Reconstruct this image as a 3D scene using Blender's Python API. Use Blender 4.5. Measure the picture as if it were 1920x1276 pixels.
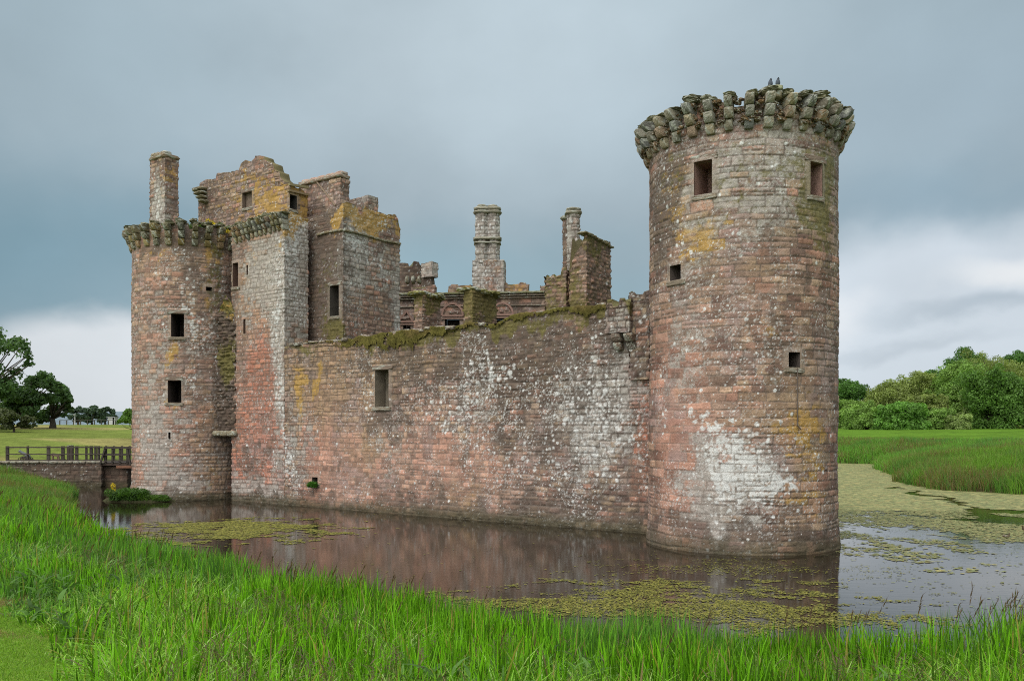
import bpy, math
import numpy as np
from mathutils import Vector

# ------------------------------------------------------------------ scene, camera, sky, sun
scene = bpy.context.scene
for o in list(bpy.data.objects):
    bpy.data.objects.remove(o)
COL = scene.collection
EYE = 4.5
F = 1600.0           # focal length in pixels of the 1920 px wide picture
HOR = 800.0          # picture row of the horizon

cam_d = bpy.data.cameras.new('camera')
cam = bpy.data.objects.new('camera', cam_d)
COL.objects.link(cam)
cam.location = (0, 0, EYE)
cam.rotation_euler = (math.radians(90), 0, 0)
cam_d.sensor_width = 36.0
cam_d.lens = 36.0 * F / 1920.0
cam_d.shift_y = (HOR - 638.0) / 1920.0
cam_d.clip_start = 0.3
cam_d.clip_end = 3000
scene.camera = cam
scene.render.resolution_x = 1024
scene.render.resolution_y = 680
vs = scene.view_settings
vs.view_transform = 'Standard'
vs.look = 'None'
vs.gamma = 1.0
vs.exposure = 0.0
scene.cycles.pixel_filter_type = 'BLACKMAN_HARRIS'
scene.cycles.filter_width = 1.05
scene.cycles.use_denoising = False

SUN_EL, SUN_AZ = 52.0, 215.0     # azimuth clockwise from +Y: behind the camera, to its left
sd = bpy.data.lights.new('sun', 'SUN')
sd.energy = 1.3
sd.angle = math.radians(14)
sd.color = (1.0, 0.97, 0.92)
sun = bpy.data.objects.new('sun', sd)
COL.objects.link(sun)
_e, _a = math.radians(SUN_EL), math.radians(SUN_AZ)
_sv = Vector((math.sin(_a) * math.cos(_e), math.cos(_a) * math.cos(_e), math.sin(_e)))
sun.rotation_euler = _sv.to_track_quat('Z', 'Y').to_euler()
sun.location = (-20, -20, 60)


def srgb(r, g, b):
    f = lambda c: (c / 255) / 12.92 if c / 255 <= 0.04045 else (((c / 255) + 0.055) / 1.055) ** 2.4
    return (f(r), f(g), f(b))


def build_world():
    w = bpy.data.worlds.new('World')
    scene.world = w
    w.use_nodes = True
    nt = w.node_tree
    N, L = nt.nodes, nt.links
    N.clear()
    out = N.new('ShaderNodeOutputWorld')

    def mth(op, a, b=None, c=None):
        n = N.new('ShaderNodeMath')
        n.operation = op
        for i, v in enumerate((a, b, c)):
            if v is None:
                continue
            if isinstance(v, (int, float)):
                n.inputs[i].default_value = v
            else:
                L.new(v, n.inputs[i])
        return n.outputs[0]

    sky = N.new('ShaderNodeTexSky')
    sky.sky_type = 'NISHITA'
    sky.sun_disc = False
    sky.sun_elevation = _e
    sky.sun_rotation = _a
    bg1 = N.new('ShaderNodeBackground')
    bg1.inputs[1].default_value = 0.06
    L.new(sky.outputs[0], bg1.inputs[0])

    tc = N.new('ShaderNodeTexCoord')
    sep = N.new('ShaderNodeSeparateXYZ')
    L.new(tc.outputs['Generated'], sep.inputs[0])
    az = mth('ARCTAN2', sep.outputs[0], sep.outputs[1])
    el = mth('ARCSINE', sep.outputs[2])

    def noise(scale, det, zs=1.0, off=0.0):
        mp = N.new('ShaderNodeMapping')
        mp.inputs['Scale'].default_value = (1, 1, zs)
        mp.inputs['Location'].default_value = (off, off * .7, off * .3)
        L.new(tc.outputs['Generated'], mp.inputs[0])
        n = N.new('ShaderNodeTexNoise')
        n.inputs['Scale'].default_value = scale
        n.inputs['Detail'].default_value = det
        n.inputs['Roughness'].default_value = .5
        L.new(mp.outputs[0], n.inputs['Vector'])
        return n.outputs[0]

    n1 = noise(3.2, 4, 1.6)
    n2 = noise(2.6, 4, 1.6, 5.0)
    n3 = noise(8.0, 6, 1.5, 9.0)
    wob = mth('MULTIPLY', mth('SUBTRACT', n3, .5), .09)
    azw = mth('ADD', mth('ADD', az, mth('MULTIPLY', mth('SUBTRACT', n1, .5), .22)), wob)
    elw = mth('ADD', mth('ADD', el, mth('MULTIPLY', mth('SUBTRACT', n2, .5), .12)), wob)

    cur = None

    def rgb(c):
        n = N.new('ShaderNodeRGB')
        n.outputs[0].default_value = (*c, 1)
        return n.outputs[0]

    cur = rgb(srgb(156, 174, 184))

    def blob(cur, px, py, rx, ry, c, s=1.0, inner=0.0):
        a0 = math.atan((px - 960) / F)
        e0 = math.atan((HOR - py) / F * math.cos(a0))
        da = mth('DIVIDE', mth('SUBTRACT', azw, a0), rx / F)
        de = mth('DIVIDE', mth('SUBTRACT', elw, e0), ry / F)
        d = mth('SQRT', mth('ADD', mth('MULTIPLY', da, da), mth('MULTIPLY', de, de)))
        m = N.new('ShaderNodeMapRange')
        m.interpolation_type = 'SMOOTHSTEP'
        L.new(d, m.inputs[0])
        m.inputs[1].default_value = inner
        m.inputs[2].default_value = 1.0
        m.inputs[3].default_value = s
        m.inputs[4].default_value = 0.0
        mx = N.new('ShaderNodeMix')
        mx.data_type = 'RGBA'
        L.new(m.outputs[0], mx.inputs[0])
        L.new(cur, mx.inputs[6])
        L.new(rgb(srgb(*c)), mx.inputs[7])
        return mx.outputs[2]

    cur = blob(cur, 900, 80, 900, 460, (193, 209, 218))
    cur = blob(cur, 120, 60, 520, 260, (160, 179, 189), .8)
    cur = blob(cur, 40, 470, 600, 270, (126, 156, 170))
    cur = blob(cur, 900, 560, 800, 190, (148, 176, 188))
    cur = blob(cur, 1850, 200, 460, 230, (162, 181, 193), .75)
    cur = blob(cur, 1760, 390, 420, 120, (145, 168, 182), .9)
    cur = blob(cur, 300, 830, 390, 260, (215, 221, 226), 1.0, .70)
    cur = blob(cur, 1900, 640, 600, 250, (206, 216, 225), 1.0, .55)
    cur = blob(cur, 1980, 520, 200, 50, (236, 239, 241), .9, .2)
    cur = blob(cur, 1620, 600, 90, 60, (230, 234, 238), .7)
    cur = blob(cur, 1880, 600, 200, 26, (176, 189, 200), .8)
    cur = blob(cur, 1760, 655, 220, 22, (186, 197, 207), .7)
    # cloud texture
    f = mth('MULTIPLY_ADD', mth('SUBTRACT', noise(4.0, 7, 1.3, 2.0), .5), .46, 1.04)
    # cloud deck is brighter overhead and behind the viewer (thin cloud round the sun)
    sdir = N.new('ShaderNodeVectorMath')
    sdir.operation = 'DOT_PRODUCT'
    L.new(tc.outputs['Generated'], sdir.inputs[0])
    sdir.inputs[1].default_value = tuple(_sv)
    mr = N.new('ShaderNodeMapRange')
    mr.interpolation_type = 'SMOOTHSTEP'
    L.new(sdir.outputs['Value'], mr.inputs[0])
    mr.inputs[1].default_value = 0.15
    mr.inputs[2].default_value = 1.0
    mr.inputs[3].default_value = 0.0
    mr.inputs[4].default_value = 1.0
    thin = N.new('ShaderNodeMix')
    thin.data_type = 'RGBA'
    L.new(mr.outputs[0], thin.inputs[0])
    L.new(cur, thin.inputs[6])
    thin.inputs[7].default_value = (2.35, 2.35, 2.32, 1)
    cur = thin.outputs[2]
    sc_ = N.new('ShaderNodeVectorMath')
    sc_.operation = 'SCALE'
    L.new(cur, sc_.inputs[0])
    L.new(f, sc_.inputs['Scale'])
    bg2 = N.new('ShaderNodeBackground')
    bg2.inputs[1].default_value = 1.0
    L.new(sc_.outputs[0], bg2.inputs[0])
    mix = N.new('ShaderNodeMixShader')
    mix.inputs[0].default_value = 0.95
    L.new(bg1.outputs[0], mix.inputs[1])
    L.new(bg2.outputs[0], mix.inputs[2])
    L.new(mix.outputs[0], out.inputs[0])


build_world()

# ------------------------------------------------------------------ numeric helpers


def wx(px, Z):
    return (px - 960.0) / F * Z


def wz(py, Z):
    return EYE + (HOR - py) / F * Z


def _hash(ix, iy, seed):
    h = (ix.astype(np.int64) * 374761393 + iy.astype(np.int64) * 668265263 + seed * 1442695041) & 0xFFFFFFFF
    h = ((h ^ (h >> 13)) * 1274126177) & 0xFFFFFFFF
    h = ((h ^ (h >> 16)) * 2246822519) & 0xFFFFFFFF
    h = h ^ (h >> 15)
    return (h & 0xFFFFFF) / float(0xFFFFFF)


def vn(x, y, seed=0):
    x = np.asarray(x, float)
    y = np.asarray(y, float)
    ix, iy = np.floor(x), np.floor(y)
    fx, fy = x - ix, y - iy
    fx = fx * fx * (3 - 2 * fx)
    fy = fy * fy * (3 - 2 * fy)
    ix = ix.astype(np.int64)
    iy = iy.astype(np.int64)
    a = _hash(ix, iy, seed)
    b = _hash(ix + 1, iy, seed)
    c = _hash(ix, iy + 1, seed)
    d = _hash(ix + 1, iy + 1, seed)
    return (a + (b - a) * fx) * (1 - fy) + (c + (d - c) * fx) * fy


def fbm(x, y, seed=0, octv=4, gain=.5):
    s, amp, tot = 0, 1.0, 0
    for i in range(octv):
        s = s + amp * vn(x * 2 ** i, y * 2 ** i, seed + 17 * i)
        tot += amp
        amp *= gain
    return s / tot


def sst(a, b, x):
    t = np.clip((x - a) / (b - a), 0, 1)
    return t * t * (3 - 2 * t)


def spots(x, y, cell, rmin, rmax, dens, seed):
    """crisp round flecks; dens is the chance that a cell holds one"""
    cx, cy = np.floor(x / cell).astype(np.int64), np.floor(y / cell).astype(np.int64)
    m = np.zeros_like(x)
    wob = .75 + .5 * vn(x / cell * 2.3, y / cell * 2.3, seed + 5)
    for i in (-1, 0, 1):
        for j in (-1, 0, 1):
            kx, ky = cx + i, cy + j
            px = (kx + _hash(kx, ky, seed)) * cell
            py = (ky + _hash(kx, ky, seed + 1)) * cell
            r = (rmin + (rmax - rmin) * _hash(kx, ky, seed + 2) ** 2) * wob
            on = _hash(kx, ky, seed + 3) < dens
            d = np.hypot(x - px, y - py)
            m = np.maximum(m, np.where(on, 1 - sst(r * .75, r, d), 0))
    return m


# ------------------------------------------------------------------ mesh helpers
class Acc:
    def __init__(s):
        s.v, s.c, s.q, s.t, s.n = [], [], [], [], 0

    def add(s, v, quads=None, tris=None, col=(.3, .3, .3)):
        v = np.asarray(v, float).reshape(-1, 3)
        col = np.asarray(col, float)
        if col.ndim == 1:
            col = np.tile(col, (len(v), 1))
        if quads is not None and len(quads):
            s.q.append(np.asarray(quads, np.int64).reshape(-1, 4) + s.n)
        if tris is not None and len(tris):
            s.t.append(np.asarray(tris, np.int64).reshape(-1, 3) + s.n)
        s.v.append(v)
        s.c.append(col)
        s.n += len(v)

    def build(s, name, mat, parent=None, smooth=False, **tags):
        v = np.concatenate(s.v)
        c = np.concatenate(s.c)
        q = np.concatenate(s.q) if s.q else np.zeros((0, 4), np.int64)
        t = np.concatenate(s.t) if s.t else np.zeros((0, 3), np.int64)
        me = bpy.data.meshes.new(name)
        nl = q.size + t.size
        me.vertices.add(len(v))
        me.vertices.foreach_set('co', v.astype(np.float32).ravel())
        me.loops.add(nl)
        me.loops.foreach_set('vertex_index', np.concatenate([q.ravel(), t.ravel()]).astype(np.int32))
        npoly = len(q) + len(t)
        me.polygons.add(npoly)
        starts = np.concatenate([np.arange(len(q)) * 4, q.size + np.arange(len(t)) * 3])
        tot = np.concatenate([np.full(len(q), 4), np.full(len(t), 3)])
        me.polygons.foreach_set('loop_start', starts.astype(np.int32))
        me.polygons.foreach_set('loop_total', tot.astype(np.int32))
        me.polygons.foreach_set('use_smooth', np.full(npoly, bool(smooth)))
        me.update(calc_edges=True)
        at = me.attributes.new('tint', 'FLOAT_COLOR', 'POINT')
        at.data.foreach_set('color', np.concatenate([np.clip(c, 0, 1), np.ones((len(c), 1))], 1).astype(np.float32).ravel())
        me.validate()
        me.materials.append(mat)
        o = bpy.data.objects.new(name, me)
        COL.objects.link(o)
        if parent is not None:
            o.parent = parent
            # children keep their world place: parents are Empties at the thing's base, meshes are in world space
            o.matrix_parent_inverse = parent_inv(parent)
        for k, val in tags.items():
            o[k] = val
        return o


_PINV = {}


def parent_inv(p):
    m = world_of(p)
    return m.inverted()


def world_of(p):
    from mathutils import Matrix
    m = Matrix.LocRotScale(p.location, p.rotation_euler, p.scale)
    if p.parent is not None:
        return world_of(p.parent) @ p.matrix_parent_inverse @ m
    return m


def thing(name, label, cat, loc=(0, 0, 0), group=None):
    o = bpy.data.objects.new(name, None)
    o.empty_display_size = .5
    COL.objects.link(o)
    o.location = loc
    o['label'] = label
    o['category'] = cat
    if group:
        o['group'] = group
    return o


def copy_tree(o, parent=None):
    c = o.copy()
    COL.objects.link(c)
    if parent is not None:
        c.parent = parent
    for ch in [x for x in COL.objects if x.parent == o]:
        copy_tree(ch, c)
    return c


def box_v(c, ax, ay, az, sx, sy, sz):
    """8 corners of an oriented box; half sizes"""
    c, ax, ay, az = (np.asarray(q, float) for q in (c, ax, ay, az))
    out = []
    for k in (-1, 1):
        for j in (-1, 1):
            for i in (-1, 1):
                out.append(c + ax * sx * i + ay * sy * j + az * sz * k)
    return np.array(out)


BOXQ = [(0, 2, 3, 1), (4, 5, 7, 6), (0, 1, 5, 4), (2, 6, 7, 3), (0, 4, 6, 2), (1, 3, 7, 5)]


def add_box(acc, x0, x1, y0, y1, z0, z1, col):
    acc.add(box_v(((x0 + x1) / 2, (y0 + y1) / 2, (z0 + z1) / 2), (1, 0, 0), (0, 1, 0), (0, 0, 1), (x1 - x0) / 2, (y1 - y0) / 2, (z1 - z0) / 2), BOXQ, col=col)


def add_bar(acc, p, q, w, h, col, up=(0, 0, 1)):
    p, q = np.asarray(p, float), np.asarray(q, float)
    d = q - p
    L_ = np.linalg.norm(d)
    d = d / L_
    s = np.cross(d, up)
    if np.linalg.norm(s) < 1e-6:
        s = np.array([1.0, 0, 0])
    s /= np.linalg.norm(s)
    u = np.cross(s, d)
    acc.add(box_v((p + q) / 2, d, s, u, L_ / 2, w / 2, h / 2), BOXQ, col=col)


def loft(acc, pts, rad, col, n=10, ry=1.0):
    """tube through pts with radius rad; closed ends"""
    pts = np.asarray(pts, float)
    rad = np.asarray(rad, float)
    m = len(pts)
    tan = np.gradient(pts, axis=0)
    tan /= np.linalg.norm(tan, axis=1)[:, None] + 1e-9
    ref = np.array([0.0, 0, 1]) if abs(tan[:, 2]).mean() < .8 else np.array([1.0, 0, 0])
    a = np.cross(tan, ref)
    a /= np.linalg.norm(a, axis=1)[:, None] + 1e-9
    b = np.cross(a, tan)
    th = np.arange(n) / n * 2 * np.pi
    v = pts[:, None, :] + rad[:, None, None] * (np.cos(th)[None, :, None] * a[:, None, :] + ry * np.sin(th)[None, :, None] * b[:, None, :])
    v = v.reshape(-1, 3)
    q = []
    for i in range(m - 1):
        for j in range(n):
            q.append((i * n + j, i * n + (j + 1) % n, (i + 1) * n + (j + 1) % n, (i + 1) * n + j))
    v = np.vstack([v, pts[0], pts[-1]])
    t = [(m * n, (j + 1) % n, j) for j in range(n)] + [(m * n + 1, (m - 1) * n + j, (m - 1) * n + (j + 1) % n) for j in range(n)]
    if np.ndim(col) == 2:
        c = np.repeat(np.asarray(col, float), n, axis=0)
        col = np.vstack([c, col[0], col[-1]])
    acc.add(v, q, t, col)


# a rounded block of stone
def _cube(n=5):
    g = np.linspace(-1, 1, n)
    v, q = [], []
    for ax in range(3):
        for sgn in (-1, 1):
            b = len(v)
            for i in range(n):
                for j in range(n):
                    p = [0, 0, 0]
                    p[ax] = sgn
                    p[(ax + 1) % 3] = g[i]
                    p[(ax + 2) % 3] = g[j]
                    v.append(p)
            for i in range(n - 1):
                for j in range(n - 1):
                    k = b + i * n + j
                    f = (k, k + n, k + n + 1, k + 1)
                    q.append(f if sgn > 0 else f[::-1])
    return np.array(v, float), np.array(q)


_CV, _CQ = _cube(8)
_k = np.round(_CV * 100).astype(int)
_, _first, _inv = np.unique(_k, axis=0, return_index=True, return_inverse=True)
_CV = _CV[_first]
_CQ = _inv.ravel()[_CQ]


def add_stone(acc, c, ax, ay, az, sx, sy, sz, seed, col, p=5.0, rough=.12, nose=0.0):
    v = _CV
    r = (np.abs(v) ** p).sum(1) ** (1 / p)
    w = v / r[:, None]
    f = 1 + .05 * (_hash((v[:, 0] * 50).astype(np.int64) + seed, (v[:, 1] * 50 + v[:, 2] * 313).astype(np.int64), seed) - .5) + rough * 2 * (fbm(v[:, 0] * 1.7 + seed * 3.1 + v[:, 2] * 2.1, v[:, 1] * 1.7 - v[:, 2] * 1.3 + seed, seed) - .5)
    w = w * f[:, None]
    if nose:
        w[:, 0] = np.where(w[:, 0] > 0, w[:, 0] * (1 - nose * np.clip(-w[:, 2] * .5 + .5, 0, 1) ** 2.2), w[:, 0])
    P = np.asarray(c)[None] + w[:, :1] * np.asarray(ax)[None] * sx + w[:, 1:2] * np.asarray(ay)[None] * sy + w[:, 2:3] * np.asarray(az)[None] * sz
    n = fbm(v[:, 0] * 2 + seed * 1.3, v[:, 1] * 2 + v[:, 2] * 3, seed + 3)
    cc = np.asarray(col, float)[None] * (.6 + .8 * n[:, None])
    lich = fbm(v[:, 0] * 3 + seed * 2.3, v[:, 1] * 3 + v[:, 2] * 2, seed + 9) > .62
    cc[lich] = np.array([.34, .35, .3])
    acc.add(P, _CQ, None, cc)


# ------------------------------------------------------------------ materials
def new_mat(name):
    m = bpy.data.materials.new(name)
    m.use_nodes = True
    nt = m.node_tree
    return m, nt, nt.nodes, nt.links, nt.nodes['Principled BSDF']


def mat_tint(name, rough=.9, var=.3, nscale=20.0, bump=0.0, bscale=30.0, spec=.2, sub=False, bdist=.02):
    m, nt, N, L, p = new_mat(name)
    at = N.new('ShaderNodeAttribute')
    at.attribute_name = 'tint'
    no = N.new('ShaderNodeTexNoise')
    no.inputs['Scale'].default_value = nscale
    no.inputs['Detail'].default_value = 5
    tc = N.new('ShaderNodeTexCoord')
    L.new(tc.outputs['Object'], no.inputs['Vector'])
    mr = N.new('ShaderNodeMapRange')
    L.new(no.outputs[0], mr.inputs[0])
    mr.inputs[1].default_value = .25
    mr.inputs[2].default_value = .75
    mr.inputs[3].default_value = 1 - var
    mr.inputs[4].default_value = 1 + var
    vm = N.new('ShaderNodeVectorMath')
    vm.operation = 'SCALE'
    L.new(at.outputs['Color'], vm.inputs[0])
    L.new(mr.outputs[0], vm.inputs['Scale'])
    L.new(vm.outputs[0], p.inputs['Base Color'])
    p.inputs['Roughness'].default_value = rough
    p.inputs['Specular IOR Level'].default_value = spec
    if bump:
        n2 = N.new('ShaderNodeTexNoise')
        n2.inputs['Scale'].default_value = bscale
        n2.inputs['Detail'].default_value = 6
        n2.inputs['Roughness'].default_value = .65
        L.new(tc.outputs['Object'], n2.inputs['Vector'])
        b = N.new('ShaderNodeBump')
        b.inputs['Strength'].default_value = bump
        b.inputs['Distance'].default_value = bdist
        L.new(n2.outputs[0], b.inputs['Height'])
        L.new(b.outputs[0], p.inputs['Normal'])
    return m


def mat_leaf(name, trans=.35):
    m, nt, N, L, p = new_mat(name)
    at = N.new('ShaderNodeAttribute')
    at.attribute_name = 'tint'
    L.new(at.outputs['Color'], p.inputs['Base Color'])
    p.inputs['Roughness'].default_value = .55
    p.inputs['Specular IOR Level'].default_value = .25
    tr = N.new('ShaderNodeBsdfTranslucent')
    g = N.new('ShaderNodeVectorMath')
    g.operation = 'MULTIPLY'
    L.new(at.outputs['Color'], g.inputs[0])
    g.inputs[1].default_value = (1.5, 1.6, .7)
    L.new(g.outputs[0], tr.inputs[0])
    mx = N.new('ShaderNodeMixShader')
    mx.inputs[0].default_value = trans
    L.new(p.outputs[0], mx.inputs[1])
    L.new(tr.outputs[0], mx.inputs[2])
    L.new(mx.outputs[0], N['Material Output'].inputs[0])
    return m


M_STONE = mat_tint('weathered_sandstone', .92, .38, 34, .7, 18, .15, bdist=.035)
M_MOSS = mat_tint('moss', .98, .5, 9, .9, 14, .05, bdist=.05)
M_LEAF = mat_leaf('foliage')
M_GRASS = mat_leaf('grass_blades', .45)
M_WOOD = mat_tint('dark_timber', .8, .35, 12, .3, 30, .2)
M_BARK = mat_tint('bark', .9, .35, 6, .5, 10, .1)
M_PAINT = mat_tint('pale_paint', .6, .08, 3)
M_IRON = mat_tint('dark_iron', .5, .2, 10, .2, 30, .4)
M_FEATHER = mat_tint('feathers', .75, .25, 60, .2, 60, .2)
M_WEED = mat_tint('duckweed', .8, .3, 5, 0, 10, .25)


def mat_ground():
    m, nt, N, L, p = new_mat('turf')
    at = N.new('ShaderNodeAttribute')
    at.attribute_name = 'tint'
    tc = N.new('ShaderNodeTexCoord')
    cur = at.outputs['Color']
    for sc_, v in ((.12, .16), (.6, .2), (3.0, .24), (28.0, .35)):
        no = N.new('ShaderNodeTexNoise')
        no.inputs['Scale'].default_value = sc_
        no.inputs['Detail'].default_value = 5
        L.new(tc.outputs['Object'], no.inputs['Vector'])
        mr = N.new('ShaderNodeMapRange')
        L.new(no.outputs[0], mr.inputs[0])
        mr.inputs[1].default_value = .28
        mr.inputs[2].default_value = .72
        mr.inputs[3].default_value = 1 - v
        mr.inputs[4].default_value = 1 + v
        vm = N.new('ShaderNodeVectorMath')
        vm.operation = 'SCALE'
        L.new(cur, vm.inputs[0])
        L.new(mr.outputs[0], vm.inputs['Scale'])
        cur = vm.outputs[0]
    L.new(cur, p.inputs['Base Color'])
    p.inputs['Roughness'].default_value = 1
    p.inputs['Specular IOR Level'].default_value = .05
    n2 = N.new('ShaderNodeTexNoise')
    n2.inputs['Scale'].default_value = 18
    n2.inputs['Detail'].default_value = 6
    L.new(tc.outputs['Object'], n2.inputs['Vector'])
    b = N.new('ShaderNodeBump')
    b.inputs['Strength'].default_value = .7
    b.inputs['Distance'].default_value = .06
    L.new(n2.outputs[0], b.inputs['Height'])
    L.new(b.outputs[0], p.inputs['Normal'])
    return m


def mat_water():
    m, nt, N, L, p = new_mat('moat_water')
    p.inputs['Base Color'].default_value = (.016, .012, .007, 1)
    p.inputs['Roughness'].default_value = .02
    p.inputs['IOR'].default_value = 1.37
    tc = N.new('ShaderNodeTexCoord')
    last = None
    for sc_, st, dist, rot in ((1.0, .11, .02, .3), (7.0, .12, .006, .1)):
        mp = N.new('ShaderNodeMapping')
        mp.inputs['Scale'].default_value = (.55, 1.6, 1)
        mp.inputs['Rotation'].default_value = (0, 0, rot)
        L.new(tc.outputs['Object'], mp.inputs[0])
        no = N.new('ShaderNodeTexNoise')
        no.inputs['Scale'].default_value = sc_ * 2.2
        no.inputs['Detail'].default_value = 4
        L.new(mp.outputs[0], no.inputs['Vector'])
        b = N.new('ShaderNodeBump')
        b.inputs['Strength'].default_value = st
        b.inputs['Distance'].default_value = dist
        L.new(no.outputs[0], b.inputs['Height'])
        if last:
            L.new(last, b.inputs['Normal'])
        last = b.outputs[0]
    L.new(last, p.inputs['Normal'])
    return m


M_GROUND = mat_ground()
M_WATER = mat_water()

# ------------------------------------------------------------------ masonry


class Style:
    def __init__(s, seed, hmin=.2, hmax=.36, lmin=.3, lmax=.8, jw=.045, jd=.05, off=.02, rough=.03, strata=.012, wob=.05):
        s.__dict__.update(locals())
        rng = np.random.default_rng(seed)
        hs = rng.uniform(hmin, hmax, 200)
        s.zb = np.concatenate([[0], np.cumsum(hs)]) - 2.0
        keys = []
        for k in range(len(s.zb)):
            ls = rng.uniform(lmin, lmax, int(90 / ((lmin + lmax) / 2)) + 4)
            keys.append(k * 1000.0 + np.concatenate([[0], np.cumsum(ls)]) - rng.uniform(0, lmax) + 5)
            keys[-1] = keys[-1][keys[-1] < k * 1000 + 990]
        s.keys = np.concatenate(keys)


def masonry(u, z, st):
    sd_ = st.seed
    zz = z + st.wob * 2 * (fbm(u * .35, z * .5, sd_, 3) - .5) + .05 * (vn(u * 1.7, z * 2.0, sd_ + 1) - .5)
    k = np.clip(np.searchsorted(st.zb, zz) - 1, 0, len(st.zb) - 2)
    dz = np.minimum(zz - st.zb[k], st.zb[k + 1] - zz)
    uu = u + 30 + .10 * (vn(u * 1.3, z * 3.0, sd_ + 2) - .5)
    key = k * 1000.0 + uu
    i = np.clip(np.searchsorted(st.keys, key) - 1, 0, len(st.keys) - 2)
    du = np.minimum(key - st.keys[i], st.keys[i + 1] - key)
    du = np.where(du < 0, .2, du)
    # some joints between neighbours split the block in two thin courses
    r1 = _hash(i, k, sd_ + 11)
    r2 = _hash(i, k, sd_ + 12)
    r3 = _hash(i, k, sd_ + 13)
    hgt = st.zb[k + 1] - st.zb[k]
    split = (r3 > .80) & (hgt > .25)
    dsp = np.abs(zz - (st.zb[k] + hgt * (.4 + .2 * r1)))
    dz = np.where(split, np.minimum(dz, dsp), dz)
    up = zz > (st.zb[k] + hgt * (.4 + .2 * r1))
    r1 = np.where(split & up, (r1 * 7.3) % 1, r1)
    d = np.minimum(dz, du) + .022 * (fbm(u * 9, z * 9, sd_ + 3, 2) - .5) * 2
    w = st.jw * (.6 + .9 * vn(u * .8, z * .8, sd_ + 4))
    body = sst(0, 1, np.clip(d / w, 0, 1))
    rel = -.62 * st.jd * (1 - body) * (.5 + 1.0 * vn(u * .6, z * .9, sd_ + 6)) + st.off * (r2 - .5) * 2 * body
    rel = rel + st.rough * (fbm(u * 4, z * 6, sd_ + 7, 4) - .5) * 2
    rel = rel + st.strata * (vn(u * 2.0, z * 22, sd_ + 8) - .5) * 2 * sst(.35, .6, vn(u * .9, z * .7, sd_ + 9))
    return rel, body, r1, r2


PAL = np.array([(.165, .107, .082), (.205, .126, .093), (.155, .115, .088), (.095, .065, .052), (.215, .160, .108), (.180, .132, .100), (.225, .128, .092), (.170, .140, .100)])


class Reg:
    """weathering and painted shade of one wall: each channel is a base level plus soft patches (u, z, ru, rz, amount)"""

    def __init__(s, seed, **ch):
        s.seed, s.ch = seed, ch

    def lev(s, name, u, z):
        c = s.ch.get(name)
        if c is None:
            return np.zeros_like(u)
        v = np.full_like(u, c[0])
        wu = u + 1.1 * (fbm(u * .5, z * .5, s.seed + 70, 3) - .5)
        wu = wu + .9 * (fbm(u * 2.6, z * .22, s.seed + 72, 3) - .5)
        wz_ = z + 2.2 * (fbm(u * 1.5, z * .25, s.seed + 71, 4) - .5)
        for (a, b, ru, rz, am) in c[1:]:
            v = v + am * np.exp(-(((wu - a) / ru) ** 2 + ((wz_ - b) / rz) ** 2) ** 1.25 * .8)
        return np.clip(v, 0, 1.2)


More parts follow.
